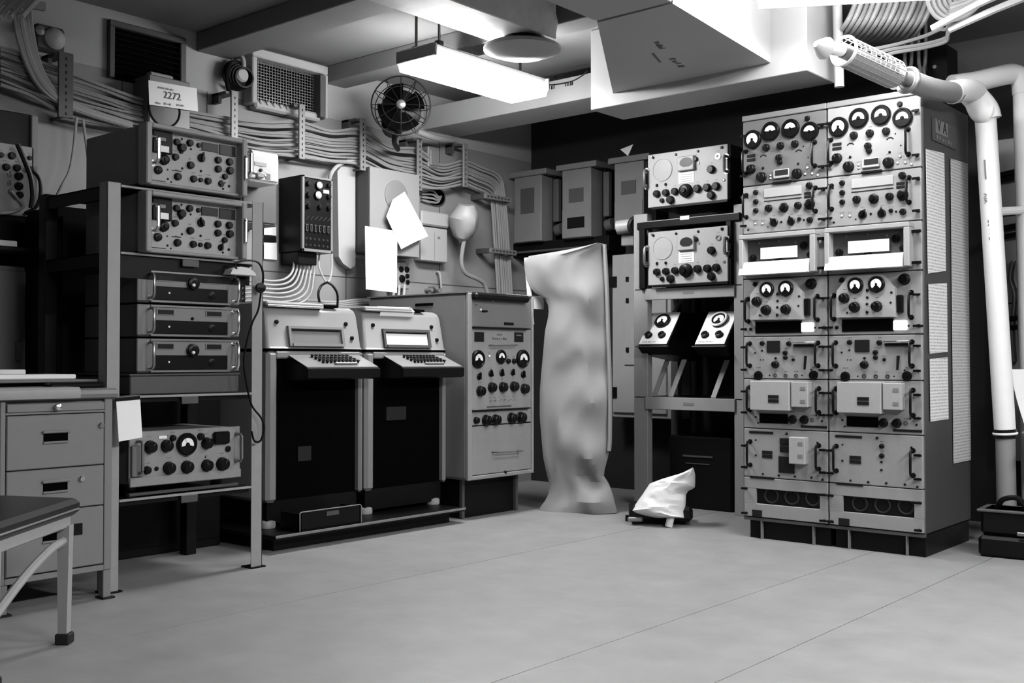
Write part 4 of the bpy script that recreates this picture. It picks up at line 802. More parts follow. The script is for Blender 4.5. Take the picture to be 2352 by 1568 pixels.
# ================================================================== teletypes on their platform
t = thing('platform', 'low black platform under the two teletypes', 'platform', (-3.92, 3.0, 0), math.radians(90))
O('deck', MB().box(0, 1.24, 0, .75, .062, .08, 0, .002), 'black', t); O('edge_strip', MB().box(0, 1.24, -.004, .0, .070, .082, 0, .001), 'case', t); O('skirt', MB().box(.05, 1.2, .08, .7, 0, .062), 'black', t)
def teletype(label, y0, paper):
    f = Fr('L', -4.1, y0, .08); t = f.thing('teletype', label, 'teletype', 'teletype machines'); W = .59; B = .08
    h = .905 - B
    b = MB().box(0, .062, 0, .50, .12, h, 0, .016).box(W - .026, W, 0, .50, .12, h, 0, .012).box(.05, W - .02, 0, .04, h - .035, h, 0, .006).box(.03, W - .01, .44, .5, .12, h, 0)
    O('cabinet', b, 'teletype', t); O('dark_front', MB().box(.055, W - .02, .035, .045, .12, h - .03), 'void', t)  # near-black sheet painted for the unlit space inside the open front
    O('base', MB().box(.02, W - .02, .03, .48, .02, .125), 'black', t)
    O('inner_card', MB().box(.20, .28, .028, .034, .30, .37) if not paper else MB().box(.16, .30, .02, .034, .47, .54), 'rubber', t)  # card coloured near-black to match the shade inside the opening
    z0 = h + .012; q = [(0, z0), (.012, z0 + .01), (.042, z0 + .175), (.055, z0 + .196), (.085, z0 + .208), (.2, z0 + .215), (.40, z0 + .20), (.47, z0 + .14), (.49, z0)]
    n = len(q); vs = []; 
    for i, (x, ins) in enumerate(((0.0, .02), (.006, .006), (.02, 0), (W - .02, 0), (W - .006, .006), (W, .02))):
        for (yy, zz) in q: k = min(1, (zz - z0) / .2); vs.append((x + (.008 * k if x < W / 2 else -.008 * k), yy + ins * (1 if yy < .25 else -1), zz - ins * k))
    fs = [[i * n + j, i * n + (j + 1) % n, (i + 1) * n + (j + 1) % n, (i + 1) * n + j] for i in range(5) for j in range(n)] + [list(range(n)), list(range(5 * n, 6 * n))[::-1]]
    hd = O('hood', MB().add(vs, fs), 'teletype', t, smooth=40)
    O('hood_gap', MB().box(.008, W - .008, .006, .48, h, h + .013), 'void', t)
    sl = lambda z: .012 + .03 * (z - z0 - .01) / .165     # slope of the hood front
    # window in the hood front
    za, zb = z0 + .012, z0 + .108
    def face(u0, u1, a, b_, o, m, mm=0): m.add([(u0, sl(a) - o, a), (u1, sl(a) - o, a), (u1, sl(b_) - o, b_), (u0, sl(b_) - o, b_), (u0, sl(a) + .004, a), (u1, sl(a) + .004, a), (u1, sl(b_) + .004, b_), (u0, sl(b_) + .004, b_)], [(0, 1, 2, 3), (0, 4, 5, 1), (1, 5, 6, 2), (2, 6, 7, 3), (3, 7, 4, 0)], mm); return m
    m = MB(); face(.13, .145, za, zb, .014, m); face(.455, .47, za, zb, .014, m); face(.145, .455, zb - .012, zb, .014, m); face(.145, .455, za, za + .014, .02, m)
    O('window_frame', m, 'teletype' if not paper else 'dim', hd, smooth=0)
    O('window_pane', face(.145, .455, za + .014, zb - .012, .002, MB()), 'case' if not paper else 'paper', hd, smooth=0)
    O('paper_guide', face(.15, .45, zb - .024, zb - .016, .004, MB()), 'black', hd, smooth=0)
    for u, zz in ((.072, z0 + .125), (.497, z0 + .125), (.527, z0 + .055)): O('catch', MB().lathe((u, sl(zz), zz), Y_, [(.011, 0), (.010, .008), (0, .01)], 12), 'bakelite', hd)
    zt = z0 + .217
    O('top_lid', MB().box(.015, .36, .03, .30, z0 + .196, zt + .004, 0, .008), 'teletype', hd); O('lid_edge', MB().box(.018, .355, .026, .034, z0 + .196, z0 + .206, 0, .003), 'chrome' if not paper else 'teletype', hd)
    if paper: O('paper_web', MB().prism([(.045, z0 + .17), (.03, z0 + .205), (.06, zt + .008), (.25, zt + .012), (.25, zt + .01), (.06, zt + .005), (.035, z0 + .203), (.048, z0 + .17)], .13, .37, 'x'), 'paper', hd)
    O('paper_slot', MB().box(.375, .46, .045, .24, zt - .012, zt + .001), 'void', hd); O('slot_roller', MB().cyl((.362, .05, zt), (.362, .2, zt + .004), .012, 10), 'teletype', hd)
    # keyboard
    u0, u1 = .115, .565; o = .15; zk, zf = h - .022, h - .078
    O('keyboard_body', MB().prism([(.03, zk), (-o + .015, zf), (-o, zf - .006), (-o, zf - .048), (-o + .02, zf - .056), (.03, zf - .056)], u0, u1, 'x'), 'black', t)
    kt = O('keyboard_top', MB().prism([(.0, zk + .001), (.0, zk + .004), (-o + .012, zf + .004), (-o + .012, zf + .0)], u0 + .004, u1 - .004, 'x'), 'teletype', t, smooth=0)
    m = MB(); zs = lambda y: zf + .004 + (zk - zf) * (y + o - .012) / (o - .012)
    for r in range(4):
        for k in range(10):
            yy = -.028 - r * .021; uu = u0 + .12 + k * .024 + r * .006; m.lathe((uu, yy, zs(yy)), (0, -.35, 1), [(.006, 0), (.006, .007), (.009, .010), (.009, .014), (0, .013)], 8)
    ks = O('keys', m, 'bakelite', t); ks['kind'] = 'stuff'
    yy = -.115; O('space_bar', MB().box(u0 + .19, u0 + .33, yy - .007, yy + .007, zs(yy), zs(yy) + .013, 0, .004), 'case', t)
    for u in (.04, W - .06):
        O('shock_mount', MB().lathe((u, .05, 0), (0, 0, 1), [(0, .001), (.035, .001), (.038, .01), (.036, .03), (.022, .036), (0, .036)], 18), 'wall_light', t)
    return t
teletype('grey teletype next to the rack with an empty viewing window', 3.09, False)
teletype('grey teletype next to the test cabinet with paper in its window', 3.697, True)
p = onX(690, 1225, -3.93); t = thing('parts_tray', 'black open tray with a label holder standing on the platform edge', 'tray', (-3.935, p.y, .0825), math.radians(90)); u1 = onX(831, 1200, -3.93).y - p.y
O('tray_body', MB().box(0, u1, 0, .012, 0, .085, 0, .004).box(0, .01, .0, .14, 0, .08).box(u1 - .01, u1, .0, .14, 0, .08).box(0, u1, .0, .14, 0, .006), 'black', t); O('tray_rim', MB().tube([(0, -.001, 0), (0, -.001, .082), (.008, -.001, .087), (u1 - .008, -.001, .087), (u1, -.001, .08), (u1, -.001, 0)], .003, 6), 'case', t); O('label_holder', MB().box(u1 * .42, u1 * .62, -.003, 0, .055, .075), 'dim', t)

# ================================================================== test cabinet
f = Fr('L', -3.95, 4.292, .215).crop(1040, 650, 3.2682); t = f.thing('test_cabinet', 'tall grey test cabinet with three meters and rows of black knobs', 'test set'); W = .556; H = 1.01
O('body', MB().box(0, W, .012, .80, 0, H, 0, .014), 'case', t); O('front_flange', MB().box(-.002, .03, -.006, .014, 0, H, 0, .004).box(W - .018, W, -.006, .014, 0, H, 0, .004).box(.03, W - .018, -.006, .014, 0, .022, 0, .004), 'panel', t)
v = [H - .01] + [(f.P(150, a)[1] + f.P(550, b_)[1]) / 2 for a, b_ in ((338, 338), (962, 938), (1075, 1045))] + [.022]
pn = [O('panel', MB().box(.032, W - .02, 0, .012, v[i + 1] + .003, v[i] - .003, 0, .003), 'case' if i == 0 else 'panel', t) for i in range(4)]
O('seam_backing', MB().box(.03, W - .018, .010, .0125, .02, H - .01), 'void', t)
f.put('toggle', pn[0], [(172, 165, 9), (300, 133, 8)]); f.put('lamp', pn[0], [(205, 200, 12)]); f.plate('slide_switch', pn[0], 235, 210, 36, 12, 'black', th=.01); f.plate('shadow_plate', pn[0], 420, 305, 70, 20, 'black')
f.plate('upper_visor', pn[0], 345, 340, 400, 12, 'black', th=.02)
d = pn[1]; f.plate('nameplate', d, 197, 403, 70, 72); f.plate('nameplate', d, 494, 405, 66, 72); f.plate('nameplate_rule', d, 494, 392, 36, 8, 'case', w=.003)
for k, (cx, cy, cw) in enumerate(((350, 395, 40), (350, 423, 110))):
    u, vv = f.P(cx - cw / 2, cy); u_, _ = f.P(cx + cw / 2, cy); b = MB(); scribble(b, (u, -.0002, vv), Vector((1, 0, 0)), Vector((0, 0, 1)), u_ - u, .012, 7, 0, .0005, 40 + k); o = O('engraving', b, 'dim', d); o['kind'] = 'stuff'
p0, p1 = f.P(272, 466), f.P(458, 462); O('rail_handle', MB().tube([(p0[0], 0, p0[1]), (p0[0], -.03, p0[1]), (p1[0], -.03, p1[1]), (p1[0], 0, p1[1])], .004, 8), 'steel', d)
f.put('meter', d, [(183, 570, 68), (357, 553, 53), (518, 567, 68)]); f.put('lamp', d, [(270, 548, 12)]); f.put('knob', d, [(412, 585, 19), (456, 585, 19)])
f.put('pointer', d, [(195, 702, 24), (283, 680, 24), (365, 675, 24), (447, 672, 22), (525, 688, 24)], spin=20); f.put('knob', d, [(202, 810, 37), (287, 782, 36), (370, 780, 36), (453, 775, 36), (532, 792, 36)])
f.put('toggle', d, [(280 + 35 * k, 884 - 2 * k, 8) for k in range(6)]); f.plate('lower_rail', d, 345, 923, 180, 6, 'dim', th=.006); f.plate('lower_visor', d, 352, 948, 420, 9, 'black', th=.016)
f.put('knob', pn[2], [(172, 1030, 25), (245, 1030, 40), (317, 1025, 38), (435, 1012, 38), (505, 1008, 40)]); f.put('darkscrew', pn[2], [(138, 990, 8), (135, 1062, 8), (550, 1000, 8)])
p0, p1 = f.P(295, 1268), f.P(485, 1255); O('drawer_handle', MB().tube([(p0[0], 0, p0[1]), (p0[0], -.04, p0[1]), (p1[0], -.04, p1[1]), (p1[0], 0, p1[1])], .0045, 8), 'steel', pn[3]); f.put('darkscrew', pn[3], [(392, 1420, 14)])
O('top_lid', MB().prism([(0, H + .001), (0, H + .008), (.8, H + .008), (.8, H + .001)], -.004, W + .002, 'x'), 'case', t, smooth=0); O('top_visor', MB().box(.02, W * .86, -.045, .012, H - .035, H + .004, 0, .012), 'black', t)
for k in range(3): O('louvre', MB().box(-.006, 0, .26, .40, H - .06 - k * .05, H - .045 - k * .05, 0, .002), 'void', t)
O('stand', MB().box(.04, W - .06, .09, .75, -.215, 0), 'black', t); O('stand_rib', MB().box(.03, .05, .07, .09, -.215, 0).box(W - .075, W - .055, .07, .09, -.215, 0), 'dim', t)
t = thing('chart_paper', 'white chart paper draped over the top corner of the test cabinet', 'paper', (-3.99, 4.66, 1.2345))
O('top_sheet', MB().box(-.18, .0, 0, .30, 0, .003), 'paper', t); O('hanging_flap', MB().prism([(0, .003), (.02, -.002), (.028, -.025), (.026, -.075), (.024, -.075), (.025, -.025), (.018, -.004), (0, 0)], .08, .30, 'y'), 'paper', t)
# ================================================================== controller boxes on the back wall
YF = 5.80
for k, (x0, x1, yt, yb_, lab) in enumerate(((1181, 1243, 405, 556, 'grey motor controller box nearest the corner cables'), (1291, 1357, 388, 546, 'grey motor controller box with a dark slot near its lower edge'), (1411, 1478, 372, 525, 'grey motor controller box beside the receiver frame'))):
    xm = (x0 + x1) / 2
    f = Fr('B', onY(x0, (yt + yb_) / 2, YF).x, YF, onY(xm, yb_, YF).z).crop(0, 0, 1); t = f.thing('motor_controller', lab, 'control box', 'controller boxes on the back wall'); W, H = onY(x1, 450, YF).x - f.o.x, onY(xm, yt, YF).z - f.o.z
    O('box', MB().box(0, W, 0, .22, 0, H, 0, .004), 'case', t); O('lid', MB().box(-.045, W + .05, -.012, .22, H + .001, H + .04, 0, .004), 'case', t); O('lower_cover', MB().box(.004, W - .004, -.006, 0, .004, H * .42, 0, .002), 'case', t)
    O('label_plate', MB().box(W * .25, W * .75, -.004, 0, H * (.52 if k else .44), H * (.72 if k else .82)), 'dim', t)
    if k == 1: O('slot', MB().box(W * .2, W * .8, -.009, -.005, H * .14, H * .3, 0, .003), 'black', t)
    if k < 2:
        O('operating_bar', MB().box(W + .07, W + .115, .04, .08, H * .28, H * .92, 0, .004), 'dim', t); O('cable_gland', MB().cyl((W + .09, .06, .07), (W + .14, .06, .08), .04, 14), 'dim', t)
        O('mounting_leg', MB().box(W + .02, W + .05, .1, .22, 0, H), 'black', t)
    else: O('mounting_leg', MB().box(W, W + .03, .1, .22, 0, H), 'black', t)
f = Fr('B', onY(1176, 575, 5.85).x, 5.85, onY(1176, 592, 5.85).z); t = f.thing('wall_channel', 'long dark channel under the controller boxes', 'channel'); u, v = f.uv(1398, 560); O('channel', MB().box(0, u, 0, .20, 0, .10, 0, .004), 'black', t); O('rail', MB().cyl((0, -.02, .03), (u, -.02, .03), .009, 8), 'dim', t)
p = onY(1419, 368, 5.7); tag(O('paper_tag', MB().prism([(0, 0), (.1, .02), (.06, -.05)], 0, .003, 'y'), 'paper', None, (p.x - .05, 5.80, onY(1444, 372, YF).z + .04 + .05), smooth=0), 'tiny white triangle of paper on top of a controller box', 'paper tag')
# pale wall cabinet door and fittings behind the frame
f = Fr('B', onY(1404, 700, 5.85).x, 5.85, onY(1420, 958, 5.85).z); t = f.thing('wall_cabinet', 'tall pale wall cabinet seen behind the receiver frame', 'cabinet'); u1, v1 = f.uv(1546, 575)
O('body', MB().box(0, u1, .01, .2, 0, v1, 0, .004), 'panel_light', t); O('door', MB().box(.012, u1 - .05, -.006, .01, .03, v1 - .03, 0, .004), 'panel_light', t); ul = f.uv(1436, 700)[0]; O('raised_strip', MB().box(ul, ul + .10, -.016, -.006, v1 * .32, v1 * .86, 0, .004), 'panel_light', t)
for zz in (v1 * .12, v1 * .80): O('hinge', MB().box(-.012, .05, -.014, .0, zz, zz + .07), 'black', t)
for zz in (v1 * .40, v1 * .70, v1 * .83): O('latch', MB().box(ul + .02, ul + .04, -.024, -.016, zz, zz + .03), 'black', t)
p = dep(1432, 522, 6.6); t = thing('pipe_valve', 'pale pipe end with a black valve wheel at the top of the frame', 'valve', p, math.radians(20))
O('pipe_end', MB().cyl((-.04, 0, 0), (.07, 0, .01), .042, 18), 'panel_light', t); O('valve_wheel', MB().torus((.10, -.04, 0), (.4, -1, 0), .05, .016, 24, 8), 'black', t); O('valve_body', MB().cyl((.1, -.04, 0), (.1, -.03, -.12), .022, 12), 'chrome', t); O('support', MB().box(-.02, .06, .02, .05, -.11, -.04, 0, .004), 'case', t); O('wall_pipe', MB().cyl((0, .0, 0), (.12, .4, 0), .03, 10), 'dim', t)

# ================================================================== receiver frame
YM = 5.40
f = Fr('B', onY(1456, 800, YM).x, YM, 0).crop(0, 0, 1); t = f.thing('receiver_frame', 'pale angle iron frame holding two receivers one above the other', 'frame')
ul = f.uv(1487, 800)[0]; ur0 = f.uv(1686, 800)[0]; ur1 = f.uv(1708, 800)[0]; Df = .46
vT = f.uv(1470, 492)[1]
O('post', MB().box(0, ul, 0, .006, 0, vT, 0, .002).box(ul - .006, ul, .006, .05, 0, vT), 'rack', t); O('post', MB().box(ur0, ur1, 0, .006, 0, vT, 0, .002).box(ur0, ur0 + .006, .006, .05, 0, vT), 'rack', t)
for u in (0, ur1 - .05): O('post', MB().box(u, u + .05, Df - .05, Df, 0, vT, 0, .002), 'dim', t)
for ya, yb_ in ((659, 686), (913, 942)):
    v1, v0 = f.uv(1575, ya)[1], f.uv(1575, yb_)[1]; O('crossbar', MB().box(ul - .01, ur0 + .01, -.012, 0, v0, v1, 0, .003), 'rack', t); O('shelf', MB().box(.01, ur1 - .01, .0, Df, v1 - .006, v1), 'black', t)
    O('number_plate', MB().box((ul + ur0) / 2 - .035, (ul + ur0) / 2 + .035, -.0135, -.012, (v0 + v1) / 2 - .008, (v0 + v1) / 2 + .008), 'case', t)
v1 = f.uv(1575, 497)[1]; O('top_shelf', MB().box(.03, ur1 - .01, -.016, Df, v1 - .055, v1 - .008, 0, .006), 'black', t); O('shelf_edge', MB().box(.03, ur1 - .02, -.014, -.01, v1 - .012, v1 - .008), 'rack', t)
um = f.uv(1576, 494)[0]; O('name_tag', MB().box(um - .03, um + .03, -.018, -.014, v1 - .02, v1 + .002), 'white', t)
zl = v1 - .008; zs_ = f.uv(1575, 659)[1]
O('side_bracket', MB().box(.056, .094, -.03, .02, zs_, v1 - .05, 0, .004), 'black', t); O('side_bracket', MB().box(ur0 - .035, ur0 + .0, -.03, .02, zs_, v1 - .05, 0, .004), 'black', t)
def frame_receiver(label, z0, dz):
    f = Fr('B', onY(1488, 420, YM - .04).x, YM - .04, z0).crop(1440, 310, 4.2393); t = f.thing('frame_receiver', label, 'receiver', 'receivers in the frame'); W, H = onY(1671, 400, YM - .04).x - f.o.x, .36
    f.o.z = onY(1488, 484, YM - .04).z; t.location.z = f.o.z; _, vA = f.P(200, 735); _, vB = f.P(970, 90); _, vC = f.P(195, 205); H = (f.P(195, 205)[1] + f.P(970, 90)[1]) / 2
    O('case', MB().box(-.012, W + .01, .012, .40, .012, H, 0, .004), 'black', t); pn = O('front_panel', MB().box(0, W, 0, .012, 0.012, H, 0, .003), 'panel_light', t); O('lower_edge', MB().box(.03, W, -.004, .012, 0, .012), 'black', t)
    u, v = f.P(345, 345); R = f.R(345, 345, 112); O('speaker_grille', MB().lathe((u, 0, v), Y_, [(R, 0), (R, .004), (R * .94, .004), (R * .92, .0015), (0, .003)], 32), 'panel_light', pn)
    f.plate('meter_housing', pn, 585, 285, 160, 140, 'panel_light', th=.022, c=.004)
    u, v = f.P(575, 275, .022); A = [math.radians(200 - 220 * k / 10) for k in range(11)]; O('meter_face', MB().prism([(.042 * math.cos(a), .03 * math.sin(a)) for a in A] + [(.02, -.022), (-.02, -.022)], -.002, 0, 'y'), 'window_glass' if dz else 'case', pn, (u, -.022, v))
    f.plate('data_plate', pn, 578, 420, 150, 104, 'white', th=.002)
    for k in range(4): f.plate('data_line', pn, 578, 390 + k * 22, 110, 5, 'case', w=.002, th=.0006)
    f.put('dialknob', pn, [(580, 550, 68)]); f.put('knob', pn, [(295, 580, 34), (383, 570, 34), (470, 557, 34), (690, 530, 38), (785, 520, 38), (872, 507, 38), (825, 595, 38), (430, 640, 38), (345, 645, 22), (825, 343, 38), (672, 242, 22)])
    f.put('jack', pn, [(888, 215, 30)]); f.put('darkscrew', pn, [(293, 497, 15), (378, 487, 15), (258, 228, 13), (478, 197, 13), (693, 165, 13), (925, 128, 16)]); f.put('screw', pn, [(240, 215, 12), (945, 445, 15), (700, 280, 12)])
    handle(t, -.006, H * .42, H * .72, .009, .03, 'steel'); handle(t, W - .004, H * .52, H * .78, .009, .03, 'steel')
    t.location.z += dz; return t
frame_receiver('pale receiver with a round speaker standing on top of the frame', 0, .004)
frame_receiver('pale receiver with a round speaker inside the frame below the top shelf', 0, zs_ + .004 - onY(1488, 484, YM - .04).z)
# two sloping meter units
for k, (BL, BR, lab) in enumerate((((1467, 791), (1531, 790), 'small black meter unit with a dark rimmed meter on its sloping face'), ((1596, 791), (1664, 791), 'small black meter unit with a pale rimmed meter on its sloping face'))):
    Ym = 5.36; a, c = onY(*BL, Ym), onY(*BR, Ym); W = (c.x - a.x); H = .19; S = .16
    t = thing('meter_unit', lab, 'meter', (a.x, Ym, a.z), 0, 'sloping meter units in the frame')
    O('housing', MB().prism([(-.005, -.015), (S - .005, H), (S + .22, H), (S + .22, -.10), (.05, -.06)], -.004, W + .004, 'x'), 'black', t, smooth=0); O('bottom_lip', MB().box(-.012, W + .012, -.02, .004, -.016, -.008, 0, .002), 'dim', t)
    L_ = math.hypot(S, H); ang = math.atan2(S, H)
    fp = O('face_plate', MB().box(0, W, -.004, .0, 0, L_, 0, .002), 'white', t, (0, 0, 0), (-ang, 0, 0))
    R = W * .26; link('meter', LIB['roundmeter'], fp, (W * .52, -.004, L_ * .70), (0, 0, 0), (R, R, R))
    if k: O('meter_rim', MB().torus((W * .52, -.004 - R * .36, L_ * .70), Y_, R * .96, R * .14, 30, 8), 'white', fp)
    for u in (.24, .72): link('knob', LIB['dialknob'], fp, (W * u, -.004, L_ * .26), (0, 0, 0), (.024, .024, .024))
    b = MB(); scribble(b, (W * .1, -.0042, L_ * .05), Vector((1, 0, 0)), Vector((0, 0, 1)), W * .5, .007, 12, 0, .0004, 60 + k); o = O('engraving', b, 'case', fp); o['kind'] = 'stuff'
    for i in range(4): O('louvre', MB().box(W + .004, W + .008, .10 + i * .03, .115 + i * .03, .02, .13), 'void', t)
    O('cable_lead', MB().tube([(W * .6, .2, H), (W * .65, .24, H + .05), (W * .7, .3, H + .11)], .012, 8, n=4), 'case', t)
    zsh = f.uv(1575, 913)[1] - a.z
    for u, s in ((.25, -.02), (.85, -.02)) if k == 0 else ((.35, -.02),):
        O('strut', MB().slab([(W * u + s, .10, zsh), (W * u + s + .032, .10, zsh), (W * u + .03 + .032, .17, -.09), (W * u + .03, .17, -.09)], .006), 'rack', t, smooth=0)

# ================================================================== cloth shapes
def soft(name, label, cat, rows, p0, nrm, thick, mats, amp=.02, fr=9, m=14, seed=0, creases=()):
    n = Vector(nrm).normalized(); P0 = Vector(p0); vs = []; R = len(rows); org = P0.copy()
    for i, (py, xl, xr) in enumerate(rows):
        for j in range(m):
            s = j / (m - 1); px = xl + (xr - xl) * s; q = onP(px, py, P0, n)
            bul = thick * math.sin(math.pi * s) ** .6; i_ = i * 64 / R; nz = mnoise.noise(Vector((s * fr * .5 + seed, i_ * .10, seed)))
            rd = 1 - abs(mnoise.noise(Vector((s * fr * .4 - i_ * .06 + seed, i_ * .085 + s * 2.0, seed + 5)))) * 2
            for (ci, cj, cd, cw) in creases: bul += cd * math.exp(-(((i - ci) / cw) ** 2 + ((s - cj) * 6) ** 2))
            vs.append(q + n * (bul + amp * (nz + .7 * rd) * min(1, 4 * s * (1 - s) + .25)) - org)
    for i, (py, xl, xr) in enumerate(rows):
        for j in range(m):
            s = j / (m - 1); q = onP(xl + (xr - xl) * s, py, P0, n); vs.append(q - n * (.01 + .05 * thick / .1 * math.sin(math.pi * s)) - org)
    K = R * m; fs = []
    for i in range(R - 1):
        for j in range(m - 1):
            a = i * m + j; fs += [[a, a + 1, a + m + 1, a + m], [K + a, K + a + m, K + a + m + 1, K + a + 1]]
        fs += [[i * m, (i + 1) * m, K + (i + 1) * m, K + i * m], [i * m + m - 1, K + i * m + m - 1, K + (i + 1) * m + m - 1, (i + 1) * m + m - 1]]
    for j in range(m - 1): fs += [[j, K + j, K + j + 1, j + 1], [(R - 1) * m + j, (R - 1) * m + j + 1, K + (R - 1) * m + j + 1, K + (R - 1) * m + j]]
    return tag(O(name, MB().add(vs, fs), mats, None, org, smooth=24), label, cat)
key = [(560, 1372, 1388), (574, 1300, 1390), (588, 1215, 1391), (600, 1203, 1391), (640, 1208, 1393), (668, 1222, 1394), (690, 1258, 1395), (720, 1261, 1397), (760, 1252, 1399), (800, 1249, 1400), (860, 1243, 1402), (900, 1240, 1402), (960, 1240, 1402), (1020, 1245, 1401), (1050, 1248, 1396), (1080, 1254, 1388), (1092, 1257, 1386), (1110, 1261, 1398), (1130, 1262, 1406), (1150, 1252, 1411), (1165, 1240, 1415), (1177, 1236, 1417)]
def dense(key, n):
    out = []; ys = [k[0] for k in key]
    for i in range(n + 1):
        y = ys[0] + (ys[-1] - ys[0]) * i / n; k = max(j for j in range(len(key)) if key[j][0] <= y + 1e-6); k = min(k, len(key) - 2); s = (y - key[k][0]) / (key[k + 1][0] - key[k][0])
        out.append((y, key[k][1] + (key[k + 1][1] - key[k][1]) * s, key[k][2] + (key[k + 1][2] - key[k][2]) * s))
    return out
ga, gb = onZ(1236, 1172, .0), onZ(1416, 1179, .0); e = (gb - ga).normalized(); nr = Vector((e.y, -e.x, 0))
soft('canvas_cover', 'tall wrinkled canvas cover standing between the test cabinet and the frame', 'cover', dense(key, 44), ga + Vector((0, 0, 0)), nr, .045, 'canvas', .024, 3.2, 24, 3, ((9, .7, .03, 3), (13, .75, -.02, 3), (21, .85, -.025, 2.5), (26, .8, .02, 2.5), (33, .4, .035, 3), (35, .75, .04, 2.5), (38, .7, -.07, 2.2), (42, .75, .06, 2), (41, .3, -.04, 3), (6, .3, .03, 3)))
o = bpy.data.objects['canvas_cover']
adopt(O('rolled_seam', MB().tube([onP(x, y, ga + nr * .03, nr) for x, y in ((1388, 561), (1393, 640), (1397, 760), (1401, 880), (1401, 1000), (1399, 1035))], .012, 8, n=4), 'canvas'), o)
tag(O('cover_pole', MB().cyl(onP(1209, 592, ga - nr * .02, nr), onP(1222, 745, ga - nr * .02, nr), .014, 10), 'white'), 'pale rod showing at the folded corner of the canvas cover', 'rod')
gc = onZ(1515, 1214, 0); k2 = [(1080, 1583, 1594), (1090, 1560, 1597), (1100, 1520, 1597), (1110, 1492, 1597), (1120, 1486, 1596), (1127, 1481, 1580), (1135, 1476, 1576), (1150, 1465, 1575), (1165, 1455, 1574), (1175, 1446, 1573), (1184, 1476, 1573), (1190, 1510, 1572)]
soft('cloth_cover', 'rumpled white cloth thrown over a low object beside the frame foot', 'cloth', dense(k2, 26), gc + Vector((0, .12, 0)), (.55, -.83, .25), .09, 'cloth', .014, 8, 20, 11, ((12, .85, -.04, 3),))
t = thing('covered_machine', 'dark low machine showing under the white cloth', 'machine', (gc.x - .04, gc.y + .14, 0), math.radians(35)); O('body', MB().box(-.2, .13, -.04, .2, .02, .10, 0, .02), 'black', t); O('foot', MB().cyl((.0, -.08, 0), (.02, -.06, .075), .02, 10), 'cloth', t); O('shiny_edge', MB().box(-.21, -.13, -.05, -.035, .02, .045, 0, .008), 'steel', t)
O('spare_foot', MB().cyl((-.2, .12, 0), (-.2, .12, .03), .02, 10), 'black', t)
# something dark stored inside the frame foot
t = thing('battery_case', 'dark case stored in the shade at the foot of the frame', 'case', (-3.45, 5.5, 0)); O('body', MB().box(0, .42, 0, .3, 0, .42, 0, .01), 'black', t); O('rail', MB().box(.1, .3, -.006, 0, .3, .31).box(.12, .28, -.006, 0, .26, .265), 'dim', t)
# ================================================================== pipes, cables and gear at the right
def P3(x, y, d): return dep(x, y, d)
t = thing('insulated_pipe', 'thick white lagged pipe with a perforated sleeve bending down past the cabinet', 'pipe', (0, 0, 0))
a, b_ = P3(1938, 117, 4.30), P3(2052, 170, 4.5); ax = (b_ - a).normalized(); u, v = basis(ax); Rr = .058; m = MB(); NS = 18; NL = 10; Lm = (b_ - a).length
for i in range(NL + 1): m.torus(a + ax * (Lm * i / NL), ax, Rr, .0022, NS, 5)
for k in range(NS):
    d = u * math.cos(2 * math.pi * k / NS) + v * math.sin(2 * math.pi * k / NS); m.cyl(a + d * Rr, b_ + d * Rr, .0024, 5)
o = O('perforated_sleeve', m, 'panel_light', t)
O('sleeve_rim', MB().torus(a, ax, Rr, .006, 36, 8), 'white', t)
hf = MB(); A = [math.radians(115 + 170 * k / 12) for k in range(13)]; vs = []
for s in (0, 1):
    for rr in (Rr - .003, Rr + .001): vs += [a + ax * Lm * s + (u * math.cos(q) + v * math.sin(q)) * rr for q in A]
n = 13; fs = []
for k in range(n - 1): fs += [[k, k + 1, 2 * n + k + 1, 2 * n + k], [n + k, 3 * n + k, 3 * n + k + 1, n + k + 1]]
best = max((0, 90, 180, 270), key=lambda dg: -(Matrix.Rotation(math.radians(dg), 3, ax) @ (u * -1)).z)
Rm = Matrix.Rotation(math.radians(best), 3, ax); vs = [a + Rm @ (p - a) for p in vs]
O('sleeve_shell', hf.add(vs, fs), 'panel_light', t)
c0 = P3(1888, 108, 4.24); O('inner_core', MB().tube([a - ax * .01, a, b_], .03, 12), 'dim', t); O('nozzle', MB().tube([c0, a], .024, 12).cyl(c0 - ax * .04, c0 + ax * .02, .012, 12, 0, .045), 'white', t)  # core coloured dark so the sleeve holes look shaded
j0, j1 = P3(2058, 172, 4.52), P3(2085, 184, 4.57); O('union_joint', MB().cyl(b_, j1, .03, 12).torus(j0, ax, .042, .012, 8, 8).torus(j1, ax, .05, .01, 20, 8), 'steel', t)
O('joint_bolt', MB().cyl(j0 + Vector((0, 0, .03)), j0 + Vector((-.02, -.02, .075)), .014, 8).cyl(j0, j0 + Vector((.0, -.03, -.06)), .014, 8), 'chrome', t)
O('grey_section', MB().tube([j1, P3(2140, 204, 4.68), P3(2196, 214, 4.83)], .046, 16, n=3), 'pipe_grey', t)
O('elbow', MB().tube([P3(2186, 212, 4.81), P3(2215, 208, 4.9), P3(2238, 212, 4.99), P3(2244, 235, 5.0), P3(2254, 256, 5.0), P3(2268, 262, 5.0)], .052, 16, n=5), 'pipe', t)
O('elbow_wrap', MB().tube([P3(2232, 215, 5.0), P3(2262, 250, 5.02), P3(2270, 275, 5.02)], .058, 16, n=4), 'pipe', t)
top, bot = P3(2263, 262, 5.02), P3(2308, 985, 5.02); O('vertical_section', MB().cyl(top, bot, .047, 18), 'pipe', t)
b2 = bot + (bot - top).normalized() * .04; O('band', MB().cyl(bot, b2, .05, 18), 'black', t); O('band', MB().torus((bot + b2) / 2, bot - top, .05, .006, 20, 6), 'white', t); low = P3(2313, 1175, 5.02); low.z = .0; O('lower_section', MB().cyl(b2, low, .043, 18), 'pipe_grey', t)
